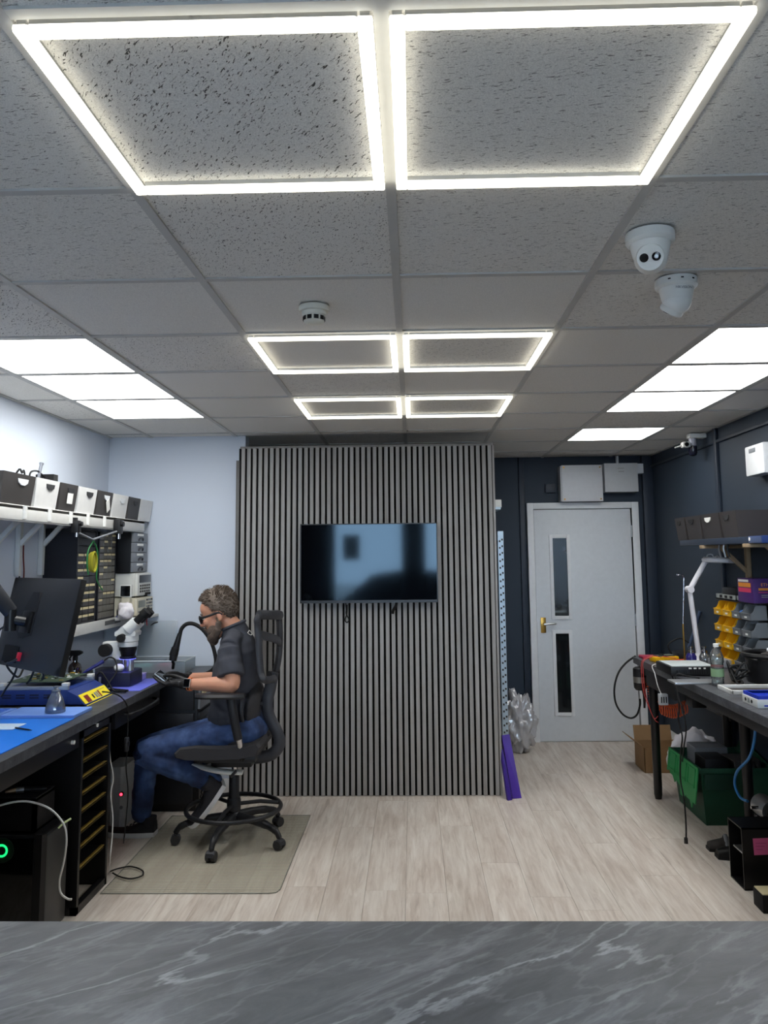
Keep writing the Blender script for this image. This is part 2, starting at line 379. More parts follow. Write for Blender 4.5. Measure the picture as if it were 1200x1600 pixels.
def tilemesh(w, d, m):
    k = (round(w, 3), round(d, 3), m.name)
    if k not in tm:
        me = G().box(-w/2+.002, w/2-.002, -d/2+.002, d/2-.002, 0, .015).mesh('ceiling_tile'); me.materials.append(m); tm[k] = me
    return tm[k]
LEDP = {(-1.8, 1.2), (-1.8, 1.8), (-1.8, 2.4), (1.2, 1.2), (1.2, 1.8), (1.2, 2.4), (1.2, 3.6)}
SPEC = {(-.6, -.6): m_ta, (0, -.6): m_tb, (-.6, 0): m_td, (0, 0): m_tb, (-.6, .6): m_tc, (0, .6): m_tc, (-1.2, 1.2): m_td, (-1.8, .6): m_ta, (-.6, 1.2): m_tc, (0, 1.2): m_tb, (-1.2, 1.8): m_tc, (-1.2, .6): m_tc}
for ix in range(len(XS)-1):
    for iy in range(len(YS)-1):
        x0, x1, y0, y1 = XS[ix], XS[ix+1], YS[iy], YS[iy+1]; key = (round(x0, 1), round(y0, 1))
        if key in LEDP: continue
        m = SPEC.get(key) or (m_tb if y0 < 1.1 else random.choice([m_tb, m_tc, m_tc]))
        piece('ceiling_tile', tilemesh(x1-x0, y1-y0, m), ce, Vector(((x0+x1)/2, (y0+y1)/2, HC+.006))-ce.location)
# flat LED panels
m_led = mat('led_panel_diffuser', (255,255,255), .5, emit=(252,252,250), es=PANEL_L)
PLAB = {(-1.8, 1.2): 'flat white LED ceiling panel on the white-wall side, first from the counter', (-1.8, 1.8): 'flat white LED ceiling panel, middle one of the row on the white-wall side',
        (-1.8, 2.4): 'flat white LED ceiling panel on the white-wall side, third from the counter', (1.2, 1.2): 'flat white LED ceiling panel on the navy-wall side, first from the counter',
        (1.2, 1.8): 'flat white LED ceiling panel, second from the counter on the navy-wall side', (1.2, 2.4): 'flat white LED ceiling panel, third from the counter on the navy-wall side',
        (1.2, 3.6): 'single flat LED ceiling panel set apart in front of the door'}
for (x, y) in sorted(LEDP):
    t = T('panel_light', PLAB[(x, y)], 'light', (x+.3, y+.3, HC), 'flat LED ceiling panels'); a, c = .298, .276
    G().box(x+.3-c, x+.3+c, y+.3-c, y+.3+c, HC+.003, HC+.010).obj('diffuser', m_led, t, smooth=False)
    f = G()
    for s in (-1, 1):
        f.box(x+.3+s*a, x+.3+s*c, y+.3-a, y+.3+a, HC+.001, HC+.016); f.box(x+.3-c, x+.3+c, y+.3+s*a, y+.3+s*c, HC+.001, HC+.016)
    f.obj('panel_frame', m_bar, t, smooth=False)
# LED frame lights: four glowing tubes under an aluminium edge
m_tube = mat('led_tube', (255,255,255), .5, emit=(255,249,230), es=FRAME_L)
FL = {(-.6, -.6): 'glowing square LED frame over the counter, on the white-wall side', (0, -.6): 'glowing square LED frame over the counter, on the navy-wall side',
      (-.6, 1.2): 'glowing LED frame in the middle row, just behind the smoke detector', (0, 1.2): 'glowing LED frame in the middle row, on the navy-wall side',
      (-.6, 2.4): 'glowing LED frame just before the slatted wall, on the white-wall side', (0, 2.4): 'glowing LED frame just before the slatted wall, on the navy-wall side'}
for (x, y), lab in FL.items():
    t = T('led_frame_light', lab, 'light', (x+.3, y+.3, HC), 'square LED frame lights'); X, Y = x+.3, y+.3; a, c = .287, .262
    for s in (-1, 1):
        G().box(X+s*a, X+s*c, Y-a, Y+a, HC-.018, HC-.005, .004).obj('light_tube', m_tube, t); G().box(X-c, X+c, Y+s*a, Y+s*c, HC-.018, HC-.005, .004).obj('light_tube', m_tube, t)
        G().box(X+s*(a-.005), X+s*(c+.005), Y-a+.005, Y+a-.005, HC-.005, HC+.006).obj('mounting_rail', m_alu, t, smooth=False); G().box(X-c, X+c, Y+s*(a-.005), Y+s*(c+.005), HC-.005, HC+.006).obj('mounting_rail', m_alu, t, smooth=False)
# smoke detector
p = Vector((-.287, .875, HC)); t = T('smoke_detector', 'round cream smoke detector on the ceiling', 'smoke detector', p)
m_sd = mat('cream_plastic', (222,220,208), .45)
G().lathe([(.052, 0), (.053, -.012), (.050, -.018), (.040, -.02)], p, 28).obj('base_plate', m_sd, t)
G().lathe([(.042, -.018), (.041, -.030), (.036, -.034)], p, 28).obj('body', m_sd, t)
for k in range(10):
    a = k*math.pi/5; g = G().mark().box(.036, .0375, -.008, .008, -.050, -.036); g.xf(TR(*p) @ RZ(a)); g.obj('vent_slot', m_ink, t)
G().lathe([(.036, -.033), (.0355, -.052), (.028, -.058), (.012, -.060)], p, 28).obj('sensor_cap', m_sd, t)
# turret cameras on the ceiling
def turret(p, lab, aim, s, nm, name_on=False):
    t = T('turret_camera', lab, 'camera', p, 'white turret cameras'); p = Vector(p)
    G().lathe([(.064*s, 0), (.064*s, -.022*s), (.060*s, -.027*s), (.053*s, -.030*s), (.046*s, -.062*s), (.040*s, -.072*s)], p, 36).obj('base_ring', m_whitep, t)
    c = p+Vector((0, 0, -.066*s)); R = .044*s; aim = Vector(aim).normalized()
    G().ell(c, (R, R, R), 28, 18).obj('eyeball', m_whitep, t)
    up = Vector((0, 0, 1)); x = aim.cross(up).normalized(); y = x.cross(aim); M = frame(c, x, y)   # z of M = -(aim)?
    zax = x.cross(y); sg = 1 if zax.dot(aim) > 0 else -1
    g = G(); prof = [(.036*s, .024*s), (.037*s, .036*s), (.034*s, .042*s)]; g.mark().lathe([(r, sg*z) for r, z in prof], (0, 0, 0), 28); g.xf(M); face = g.obj('face_plate', m_whitep, t)
    for q, mm in ((1, m_ink), (-1, m_dark)):
        g = G(); g.mark().lathe([(.0115*s, sg*.0415*s), (.0115*s, sg*.0445*s), (.009*s, sg*.0450*s)], (q*.0155*s, 0, 0), 20); g.xf(M); e = g.obj('lens_window', mm, face)
        if q == -1:
            g = G(); g.mark().lathe([(.006*s, sg*.0448*s), (.005*s, sg*.0462*s)], (q*.0155*s, 0, 0), 14); g.xf(M); g.obj('lens', m_alu, face)
    if name_on:
        for k in range(3):
            a = -2.2+k*.6; g = G().mark().box(-.004, .004, -.001, .001, -.002, .002); g.xf(TR(*p) @ RZ(a+math.pi/2) @ TR(0, -.0642*s, -.012*s)); g.obj('screw_slot', m_ink, t)
        text('HIKVISION', .011*s, TR(*p) @ RZ(math.radians(6)) @ TR(0, -.0525*s, -.040*s) @ Matrix.Rotation(math.radians(104), 4, 'X'), m_grey, t)
    return t
pA = at(1015, 366, z=HC); pB = at(1056, 438, z=HC)
turret(pA, 'white turret camera facing the counter with two dark lens windows', (CAM-pA)+Vector((.05, .35, .30)), 1.0, 'a')
turret(pB, 'white turret camera facing away, lettered on its base', Vector((-.55, .75, -1.1)), 1.0, 'b', True)
# small pan camera on the navy wall
q = at(1082, 690, x=XR-.09); t = T('pan_camera', 'small white and black camera under a white bracket on the navy wall', 'camera', (q.x, q.y, 2.26))
px, py = q.x, q.y
G().box(px-.03, XR, py-.035, py+.035, HC-.035, HC-.001, .006).obj('mount_plate', m_whitep, t)
G().lathe([(.026, HC-.034), (.027, 2.345), (.027, 2.335)], (px, py, 0), 22).obj('neck', mat('lilac_grey_plastic', (186,186,198), .4), t)
G().lathe([(.029, 2.338), (.030, 2.29), (.024, 2.272), (.008, 2.265)], (px, py, 0), 22).obj('dome', mat('dark_dome', (24,24,40), .15), t)
hd = G().box(px-.085, px-.03, py-.05, py+.01, 2.325, 2.365, .008).obj('camera_head', m_whitep, t)
G().cyl((px-.06, py-.05, 2.345), (px-.06, py-.056, 2.345), .015, n=16).obj('lens', m_dark, hd)
G().cyl((px-.085, py-.02, 2.34), (px-.135, py-.02, 2.325), .006, .004, 10).obj('antenna', m_whitep, t)
# white alarm box at the edge of the navy wall
t = T('alarm_box', 'white wall box high on the navy wall', 'alarm box', (XR-.04, 2.93, 2.02))
g = G(); g.mark().box(XR-.085, XR, 2.80, 3.05, 2.03, 2.21, .012); g.obj('cover', m_white, t)
G().box(XR-.088, XR-.083, 2.90, 2.985, 2.165, 2.19, .002).obj('badge', m_grey, t)
# ------------------------------------------------------------------ slatted feature wall
SX0, SX1, SY, SZ = -1.15, .602, 3.682, 2.335
m_felt = mat('black_felt', (9,9,11), .95); 
k = NT('grey_oak_slat'); tc = k.n('TexCoord'); oi = k.n('ObjectInfo'); mp = k.n('Mapping'); mp.inputs['Scale'].default_value = (60, 60, 1.2); k.l(tc.outputs['Object'], mp.inputs[0])
ad = k.n('VectorMath', _operation='ADD'); k.l(mp.outputs[0], ad.inputs[0]); cb = k.n('CombineXYZ'); ml = k.n('Math', _operation='MULTIPLY'); ml.inputs[1].default_value = 50; k.l(oi.outputs['Random'], ml.inputs[0]); k.l(ml.outputs[0], cb.inputs[0]); k.l(cb.outputs[0], ad.inputs[1])
nn = k.n('TexNoise', Scale=1.0, Detail=6.0, Roughness=.6); k.l(ad.outputs[0], nn.inputs['Vector'])
r = k.ramp(nn.outputs['Fac'], [(.3, (136,134,132)), (.7, (166,164,162))]); k.l(r.outputs[0], k.p.inputs['Base Color']); k.p.inputs['Roughness'].default_value = .55
m_slat = k.m
pw = st(G().box(SX0-.012, SX1, SY+.010, SY+.16, 0, SZ).obj('wall_partition', m_felt, smooth=False))
n = 44; pitch = (SX1-SX0)/n
sm = G().box(-.0125, .0125, -.010, .010, 0, SZ-.004, .0012).mesh('slat'); sm.materials.append(m_slat)
for i in range(n):
    piece('slat', sm, pw, Vector((SX0+pitch*(i+.5), SY+.002, .002))-pw.location)
G().box(SX0-.03, SX0-.006, SY-.002, SY+.06, 0, 2.25, .002).obj('end_strip', mat('slat_edge', (96,95,94), .6), pw)
G().box(SX0-.002, SX1+.004, SY-.005, SY+.16, SZ-.002, SZ+.012, .001).obj('top_cap', mat('slat_cap', (130,128,126), .6), pw)
G().box(SX1-.002, SX1+.012, SY-.006, SY+.05, 0, SZ, .001).obj('end_cap', m_slat, pw)
# ------------------------------------------------------------------ television
m_tv = mat('tv_glass', (5,6,9), .06, var=0, coat=.0, spec=.42); m_tv.node_tree.nodes['Principled BSDF'].inputs['Specular Tint'].default_value = (.62, .84, 1.0, 1); m_tvb = mat('tv_bezel', (38,39,42), .3)
ty = SY-.075; a = at(469, 819, y=ty); b = at(685, 941, y=ty); x0, x1, z0, z1 = a.x, b.x, b.z, a.z
t = T('television', 'black flat screen television on the grey slatted wall', 'television', ((x0+x1)/2, SY-.01, z0))
G().box(x0, x1, ty+.004, ty+.04, z0, z1, .004).obj('back_shell', m_black, t)
sc_ = G().box(x0+.007, x1-.007, ty+.001, ty+.006, z0+.018, z1-.007).obj('screen', m_tv, t, smooth=False)
g = G().box(x0, x0+.007, ty, ty+.03, z0, z1).box(x1-.007, x1, ty, ty+.03, z0, z1).box(x0, x1, ty, ty+.03, z1-.007, z1).box(x0, x1, ty, ty+.03, z0, z0+.018); g.obj('bezel', m_tvb, t)
G().box(x0+.3, x1-.3, ty+.04, SY-.003, z0+.1, z1-.1).obj('wall_bracket', m_blackm, t)
G().box((x0+x1)/2-.02, (x0+x1)/2+.02, ty-.001, ty+.004, z0-.004, z0+.002).obj('logo_tab', m_tvb, t)
c = at(541, 945, y=SY-.02); q = []
for dx, dz in ((-.005, .03), (0, -.03), (.0, -.06), (.018, -.10), (.004, -.118), (-.008, -.1), (.004, -.06), (.006, .0)): q.append((c.x+dx, SY-.022, c.z+dz))
tag(G().tube(crom(q, 5), .004, 6).obj('tv_cable', m_rubber), 'thin looped black cable hanging under the television', 'cable')
c = at(617, 942, y=SY-.02)
tag(G().tube(crom([(c.x+.012, SY-.022, c.z+.03), (c.x+.008, SY-.03, c.z-.015), (c.x-.012, SY-.03, c.z-.05), (c.x-.016, SY-.025, c.z-.07)], 5), [.009]*8+[.010]*8, 8).obj('cable_plug', m_rubber), 'thick black plug end hanging under the television', 'cable')
# ------------------------------------------------------------------ door
dY = YB; L, Rr, Hd = 1.105, 1.945, 1.965
d = st(G().box(L, Rr, dY-.03, dY+.012, .006, Hd, .002).obj('door_1', mat('white_door', (214,218,222), .5)))
m_mir = mat('reflective_pane', (120,128,134), .04, .75, var=0)
for (u0, v0, u1, v1) in ((863, 841, 889, 962), (868, 990, 893, 1113)):
    a = at(u0, v0, y=dY-.03); b = at(u1, v1, y=dY-.03); w = .03
    fr = G().box(a.x-w, a.x, dY-.042, dY-.028, b.z-w, a.z+w, .004).box(b.x, b.x+w, dY-.042, dY-.028, b.z-w, a.z+w, .004).box(a.x, b.x, dY-.042, dY-.028, a.z, a.z+w, .004).box(a.x, b.x, dY-.042, dY-.028, b.z-w, b.z, .004).obj('pane_bead', m_white, d)
    G().box(a.x, b.x, dY-.033, dY-.029, b.z, a.z).obj('door_pane', m_mir if v0 < 900 else mat('dark_reflective_pane', (52,58,62), .05, .7, var=0), d, smooth=False)
h = at(849, 975, y=dY-.035)
hp = G().box(h.x-.022, h.x+.022, dY-.038, dY-.029, h.z-.075, h.z+.055, .003).obj('handle_plate', m_brass, d)
G().cyl((h.x, dY-.038, h.z), (h.x, dY-.075, h.z), .009, n=12).obj('handle_neck', m_brass, hp)
G().tube(crom([(h.x, dY-.075, h.z), (h.x+.05, dY-.078, h.z+.002), (h.x+.105, dY-.072, h.z+.006)], 4), [.010, .010, .0095, .009, .009, .008, .008, .008, .007], 10).obj('handle_lever', m_alu, hp)
for v in (830, 968): 
    z = at(985, v, y=dY).z; G().cyl((Rr+.004, dY-.034, z-.05), (Rr+.004, dY-.034, z+.05), .007, n=10).obj('hinge', m_alu, d)
w = .06; ft = st(G().box(L-w, L-.004, dY-.05, dY, 0, Hd+w, .004).box(Rr+.008, Rr+.008+w, dY-.05, dY, 0, Hd+w, .004).box(L-.004, Rr+.008, dY-.05, dY, Hd+.006, Hd+w, .004).obj('trim_5', m_white))
st(G().box(L, Rr, dY-.02, dY, 0, .006).obj('trim_6', m_alu))
# electrical boxes over the door, conduit
a = at(877, 727, y=YB-.14); b = at(943, 783, y=YB-.14)
t = T('electrical_box', 'larger white electrical box mounted above the door', 'electrical box', ((a.x+b.x)/2, YB-.07, b.z), 'boxes above the door')
G().box(a.x-.01, b.x, YB-.13, YB, b.z+.005, a.z-.005).obj('box_body', mat('box_grey_white', (196,198,200), .5), t)
G().box(a.x, b.x, YB-.14, YB-.128, b.z, a.z, .003).obj('lid', mat('box_lid', (212,214,218), .45), t)
for sx in (a.x+.02, b.x-.02):
    for sz in (a.z-.02, b.z+.02): G().cyl((sx, YB-.14, sz), (sx, YB-.143, sz), .007, n=10).obj('screw', m_brass, t)
a = at(944, 724, y=YB-.13); b = at(998, 768, y=YB-.13)
t = T('electrical_box', 'smaller white electrical box with a side tab above the door', 'electrical box', ((a.x+b.x)/2, YB-.06, b.z), 'boxes above the door')
G().box(a.x, b.x, YB-.13, YB, b.z, a.z, .003).obj('box_body', mat('box_grey_white', (196,198,200), .5), t)
G().box(b.x, b.x+.065, YB-.08, YB, a.z-.085, a.z, .003).obj('side_tab', MATS['box_lid'], t)
for dz, w_ in ((.045, .028), (.072, .024)): G().box((a.x+b.x)/2-w_, (a.x+b.x)/2+w_, YB-.1306, YB-.1298, a.z-dz-.004, a.z-dz+.004).obj('faded_mark', mat('faded_print', (166,166,166), .7), t, smooth=False)
q = at(964, 715, y=YB-.06); tag(G().cyl((q.x, YB-.06, a.z), (q.x, YB-.06, HC), .014, n=14).obj('conduit_pipe', MATS['box_grey_white']), 'short grey conduit pipe from ceiling to electrical box', 'pipe')
q = at(861, 763, y=YB-.03); tag(G().box(q.x-.05, q.x+.04, YB-.04, YB, q.z-.04, q.z+.04, .006).obj('switch_plate', m_navy2), 'navy painted plate beside the electrical boxes', 'switch plate')
# ------------------------------------------------------------------ counter
m_cnt = marble_mat('dark_marble_laminate', (130,131,134), (102,103,106), (210,212,216), 2.9, rough=.5); m_cnt.node_tree.nodes['Principled BSDF'].inputs['Specular IOR Level'].default_value = .25
cz = 1.0; cy = at(600, 1438.5, z=cz).y
t = T('service_counter', 'dark grey marble laminate counter across the room', 'counter', (.3, cy-.3, 0))
G().box(-1.45, XR-.002, cy-.72, cy, cz-.04, cz, .003).obj('countertop', m_cnt, t)
G().box(-1.35, XR-.002, cy-.55, cy-.06, 0, cz-.04).obj('counter_body', m_black, t)
# ================================================================== left-hand workbench
ZB = .845; BX = -1.47
m_top = marble_mat('bench_marble_laminate', (66,68,73), (46,48,52), (120,124,132), 5.0, .7, rough=.4)
m_cab = mat('black_cabinet', (14,14,17), .4)
t = T('workbench', 'long dark marble-topped workbench along the white wall', 'workbench', (-1.8, 2.2, 0))
G().prism([(XL+.002, .55), (BX, .55), (BX, 3.36), (-1.31, 3.36), (-1.31, 3.726), (XL+.002, 3.726)], 'z', ZB-.04, ZB).obj('worktop', m_top, t, smooth=False)
G().box(XL+.002, XL+.02, .6, 3.70, .0, ZB-.04).obj('back_panel', m_cab, t)
G().box(XL+.02, BX-.05, .60, .64, 0, ZB-.04).obj('end_panel', m_cab, t); G().box(XL+.02, -1.62, 2.33, 2.36, 0, ZB-.04).obj('divider_panel', m_cab, t)
G().box(BX-.035, BX-.015, .6, 1.925, ZB-.115, ZB-.04, .002).obj('front_rail', m_cab, t)
# pull-out drawer under the top with a long handle
t = T('sliding_tray', 'black pull-out drawer with a bowed handle under the workbench top', 'drawer', (-1.75, 2.75, ZB-.14))
G().box(-2.0, BX-.03, 2.40, 3.12, ZB-.14, ZB-.041, .003).obj('drawer_box', m_cab, t)
G().tube(crom([(BX-.03, 2.52, ZB-.085), (BX+.012, 2.56, ZB-.088), (BX+.022, 2.74, ZB-.09), (BX+.012, 2.95, ZB-.088), (BX-.03, 2.99, ZB-.085)], 5), .008, 8).obj('handle', m_blackm, t)
# corner drawer cabinet behind the knees
t = T('drawer_cabinet', 'black drawer cabinet in the corner beneath the plastic box', 'cabinet', (-1.65, 3.53, 0))
G().box(-1.98, -1.34, 3.38, 3.72, 0, ZB-.041, .003).obj('cabinet_body', m_cab, t)
for k, (z0, z1, mm) in enumerate(((.62, .79, m_grey), (.44, .60, m_cab), (.25, .42, m_cab), (.05, .23, m_cab))):
    dr = G().box(-1.36, -1.325, 3.39, 3.71, z0, z1, .004).obj('drawer', mm, t)
    G().box(-1.326, -1.316, 3.42, 3.68, (z0+z1)/2+.0, (z0+z1)/2+.035, .002).obj('drawer_label', m_cream if k == 0 else m_black, dr)
    G().box(-1.60, -1.36, 3.355, 3.382, z0, z1, .004).obj('side_panel', mat('dark_grey_panel', (30,30,34), .5), t)
tag(G().box(-1.52, -1.36, 3.30, 3.354, .26, .275, .002).box(-1.52, -1.36, 3.30, 3.354, .285, .295, .002).obj('drive_caddy', m_alu), 'thin silver drive caddy beneath the workbench behind the chair', 'caddy')
# tray rack with gold edged trays
t = T('tray_rack', 'black tray rack with gold-edged trays under the workbench', 'rack', (-1.7, 2.1, 0))
RY0, RY1, RX = 1.935, 2.285, -1.478
f = G()
for y in (RY0, RY1-.022): f.box(RX-.03, RX, y, y+.022, 0, .795)
f.box(RX-.03, RX, RY0, RY1, 0, .035).box(RX-.03, RX, RY0, RY1, .765, .795); f.obj('front_frame', m_blackm, t, smooth=False)
G().box(-2.05, RX-.03, RY0, RY0+.01, 0, .795).obj('side_plate', m_cab, t); G().box(-2.05, RX-.03, RY1-.01, RY1, 0, .795).obj('side_plate', m_cab, t); G().box(-2.06, -2.05, RY0, RY1, 0, .795).obj('rear_plate', m_cab, t)
m_gold = mat('gold_tray_edge', (168,140,70), .4, .5); m_gold2 = mat('dull_gold_edge', (84,72,40), .5, .4)
for v in (1140.6, 1168.8, 1192.6, 1216, 1241, 1269.5, 1292, 1321.5):
    z = at(163, v, x=RX).z
    tr = G().box(-2.0, RX-.02, RY0+.025, RY1-.025, z-.006, z-.002).obj('tray', m_black, t)
    G().box(RX-.022, RX-.006, RY0+.024, RY1-.024, z-.0025, z+.001, .0005).obj('gold_edge', m_gold, tr); G().box(RX-.022, RX-.008, RY0+.024, RY1-.024, z-.014, z-.011, .0005).obj('lower_edge', m_gold2, tr)
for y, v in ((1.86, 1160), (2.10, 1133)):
    q = at(115 if v == 1160 else 152, v, x=RX+.002); tag(G().cyl((RX-.02, q.y, q.z), (RX+.006, q.y, q.z), .009, n=14).obj('cabinet_lock', m_whitep), 'small lock, its bright glint painted white, %s' % ('on the bench rail above the black computer tower' if v == 1160 else 'above the top tray of the black rack'), 'lock')  # white plastic stands in for the bright glint on each lock
# inline switch lead hanging from the bench
q = [at(u, v, x=BX+.012) for u, v in ((176, 1083), (190, 1090), (199, 1104), (200, 1125), (199, 1150))]
tag(G().tube(crom([q[0]+Vector((-.06, .02, .004))]+q, 6), .0035, 6).obj('switch_lead', m_rubber), 'thin black lead looping over the worktop edge', 'cable')
c = at(198.5, 1163, x=BX+.012); t = T('inline_switch', 'black inline rocker switch hanging on a lead in front of the bench', 'switch', (c.x, c.y, c.z-.04))
G().box(c.x-.012, c.x+.008, c.y-.014, c.y+.014, c.z-.036, c.z+.036, .006).obj('switch_body', mat('dark_grey_plastic', (44,44,46), .5), t); G().box(c.x+.006, c.x+.012, c.y-.008, c.y+.008, c.z-.010, c.z+.014, .002).obj('rocker', m_black, t)
q = [at(u, v, x=BX+.012) for u, v in ((199, 1172), (197, 1200), (200, 1240), (196, 1290), (193, 1318))]
tag(G().tube(crom(q, 5), .0035, 6).obj('switch_lead', m_rubber), 'thin black lead hanging below the inline switch', 'cable')
# white power supply on the floor with a red lamp
t = T('power_supply', 'light grey power supply with a glowing red button under the workbench', 'power supply', (-1.74, 3.15, 0)); m_ps = mat('light_grey_case', (176,178,180), .45)
G().prism([(-1.80, 3.06), (-1.705, 3.06), (-1.69, 3.08), (-1.69, 3.3), (-1.80, 3.3)], 'z', 0.0, .35).obj('case', m_ps, t, smooth=False)
G().prism([(-1.80, 3.055), (-1.75, 3.035), (-1.75, 3.06), (-1.80, 3.06)], 'z', .03, .335).obj('side_ridge', m_ps, t, smooth=False)
q = at(189.5, 1241, y=3.055); bt = G().cyl((q.x, 3.061, q.z), (q.x, 3.052, q.z), .014, n=18).obj('power_button', m_black, t)
G().cyl((q.x, 3.0525, q.z), (q.x, 3.0500, q.z), .008, n=14).obj('red_lamp', mat('red_lamp_glow', (255,40,50), .4, emit=(255,40,60), es=4), bt)
q2 = at(189, 1262, y=3.055); G().cyl((q2.x, 3.061, q2.z), (q2.x, 3.056, q2.z), .010, n=14).obj('socket', m_grey, t)
# cables by the rack
q = [at(171, 1162, x=-1.5), at(172, 1185, x=-1.5), at(177, 1215, x=-1.5), at(173, 1240, x=-1.5), at(176, 1275, x=-1.49), at(175, 1310, x=-1.48), at(172, 1340, x=-1.47), at(171, 1362, z=.01)]
tag(G().tube(crom(q, 6), .0035, 6).obj('white_cable', m_whitep), 'white cable hanging beside the tray rack down to the mat', 'cable')
q = [at(171, 1362, z=.012), at(185, 1357, z=.012), at(205, 1354, z=.012), at(222, 1360, z=.012), at(222, 1368, z=.012), at(205, 1373, z=.012), at(188, 1370, z=.012), at(176, 1364, z=.012)]
tag(G().tube(crom(q, 6), .004, 6).obj('floor_cable', m_rubber), 'small black cable loop lying on the clear floor mat', 'cable')
# ---- computer tower
t = T('computer_tower', 'black computer tower with a green lit fan behind dark glass', 'computer', (-1.75, 1.78, 0)); PX0, PX1, PY0, PY1, PZ = -2.02, -1.5, 1.66, 1.88, .435
G().box(PX0, PX1-.02, PY0+.006, PY1, .02, PZ, .004).obj('case', m_black, t)
m_dglass = mat('dark_glass_panel', (10,12,13), .08, coat=.5, var=0)
G().box(PX0+.005, PX1-.05, PY0-.002, PY0+.005, .03, PZ-.012, .002).obj('glass_panel', m_dglass, t)
fp = G().box(PX1-.022, PX1, PY0+.012, PY1-.005, .02, PZ-.004, .01).obj('front_panel', mat('brushed_dark_panel', (52,53,54), .35, .3), t)
G().prism([(PX1-.05, PY0-.004), (PX1-.016, PY0-.004), (PX1-.002, PY0+.012), (PX1-.05, PY0+.012)], 'z', .012, PZ+.004).obj('corner_post', m_blackm, t, smooth=False)
c = at(3, 1329, y=PY0-.004); m_gg = mat('green_fan_glow', (30,200,110), .4, emit=(20,200,100), es=1.2)
fn = G().cyl((c.x, PY0-.0025, c.z), (c.x, PY0-.006, c.z), .050, n=32).obj('fan_ring', mat('dark_green_tint', (20,44,34), .3), t)
g = G(); g.tube([(c.x+.022*math.cos(a), PY0-.0075, c.z+.022*math.sin(a)) for a in [i*math.pi/12 for i in range(24)]], .0045, 6, closed=True); g.obj('glow_ring', m_gg, fn)
G().cyl((c.x, PY0-.006, c.z), (c.x, PY0-.009, c.z), .014, n=18).obj('fan_hub', m_black, fn)
for k in range(4): G().box(PX0+.02+(k % 2)*.44, PX0+.06+(k % 2)*.44, PY0+.02+(k//2)*.15, PY0+.06+(k//2)*.15, 0, .021).obj('foot', m_rubber, t)
q = [at(u, v, y=1.62) for u, v in ((-20, 1268), (5, 1257), (40, 1252), (75, 1262), (98, 1285), (104, 1310), (100, 1345), (93, 1375), (95, 1395), (105, 1404), (112, 1405))]
tag(G().tube(crom(q, 6), .0042, 7).obj('white_cable', m_whitep), 'white cable curving down in front of the black computer tower', 'cable')
q = [at(91, 1294, y=1.63), at(100, 1286, y=1.64), at(111, 1279, y=1.66)]; tag(G().tube(crom(q, 4), .004, 6).obj('cable_tie', mat('pale_green_strip', (200,214,160), .5)), 'pale green strip crossing the white cable on the computer tower', 'strip')
t = T('monitor_stand', 'black box frame standing on the computer tower', 'box', (-1.72, 1.76, PZ))
G().box(-2.0, -1.56, 1.68, 1.70, PZ+.004, PZ+.14).box(-2.0, -1.56, 1.68, 1.86, PZ+.13, PZ+.145).box(-1.575, -1.56, 1.68, 1.86, PZ+.004, PZ+.14).obj('frame', m_cab, t); G().box(-2.0, -1.56, 1.68, 1.86, PZ+.0045, PZ+.012).obj('base', m_cab, t)
p0 = at(8, 1236, y=1.72); p1 = at(25, 1238, y=1.74); p2 = at(42, 1240, y=1.76); z = PZ+.158
t = T('paint_brush', 'small brush with pale bristles lying on the black box frame', 'brush', (p1.x, p1.y, z-.012))
G().tube([(p0.x, 1.72, z), (p1.x, 1.74, z)], [.004, .012], 8, flat=[.014, .012]).obj('bristles', m_wood, t); G().tube([(p1.x, 1.74, z), (p1.x+.03, 1.75, z)], .012, 8).obj('ferrule', m_alu, t); G().tube([(p1.x+.03, 1.75, z), (p2.x+.08, 1.77, z)], [.010, .006], 8).obj('handle', m_black, t)
# ---- things on the bench
m_mat1 = mat('bright_blue_silicone', (12,118,226), .55); m_mat2 = mat('periwinkle_pad', (120,160,236), .5)
tag(G().box(-1.90, -1.53, .95, 1.965, ZB, ZB+.004, .001).obj('work_mat', m_mat1), 'bright blue silicone work mat on the bench', 'mat')
tag(G().box(-1.885, -1.535, 1.975, 2.185, ZB, ZB+.016, .003).obj('silicone_pad', m_mat2), 'thick periwinkle pad under the glass flask', 'pad')
t = T('grid_pad', 'light blue gridded pad beside the periwinkle pad', 'pad', (-1.99, 2.07, ZB)); G().box(-2.08, -1.90, 1.975, 2.17, ZB, ZB+.014, .003).obj('pad_base', m_mat2, t)
for k in range(3): G().box(-2.06, -1.92, 2.0+k*.055, 2.035+k*.055, ZB+.014, ZB+.017, .001).obj('pad_cell', mat('blue_cell', (70,120,220), .5), t)
tag(G().box(-1.885, -1.69, 1.72, 1.84, ZB+.0045, ZB+.008, .001).obj('parts_sheet', mat('pale_blue_sheet', (196,220,242), .5)), 'pale sheet lying on the bright blue mat', 'sheet')
p0 = at(24, 1137, z=ZB+.009); p1 = at(50, 1141, z=ZB+.009); tag(G().tube([p0, p0.lerp(p1, .8), p1], [.0035, .0035, .001], 8).obj('black_stylus', m_black), 'thin black stylus lying across the blue mat', 'stylus')
# glass flask
c = Vector((-1.655, 2.045, ZB+.017)); t = T('glass_flask', 'small clear flask of liquid standing on the periwinkle pad', 'flask', c)
G().lathe([(.044, 0), (.046, .004), (.045, .02), (.034, .06), (.021, .085), (.018, .093), (.020, .096)], c, 24).obj('flask_body', m_flask, t)
G().lathe([(.041, .004), (.040, .02), (.037, .034)], c, 20).obj('liquid', see_mat('pale_liquid', (170,200,228), .12, gloss=.1), t)
G().lathe([(.020, .094), (.021, .100), (.012, .104), (.009, .112), (.013, .116), (.011, .120)], c, 18).obj('pump_cap', see_mat('grey_clear_cap', (150,160,172), .35, (170,178,188), gloss=.2), t)
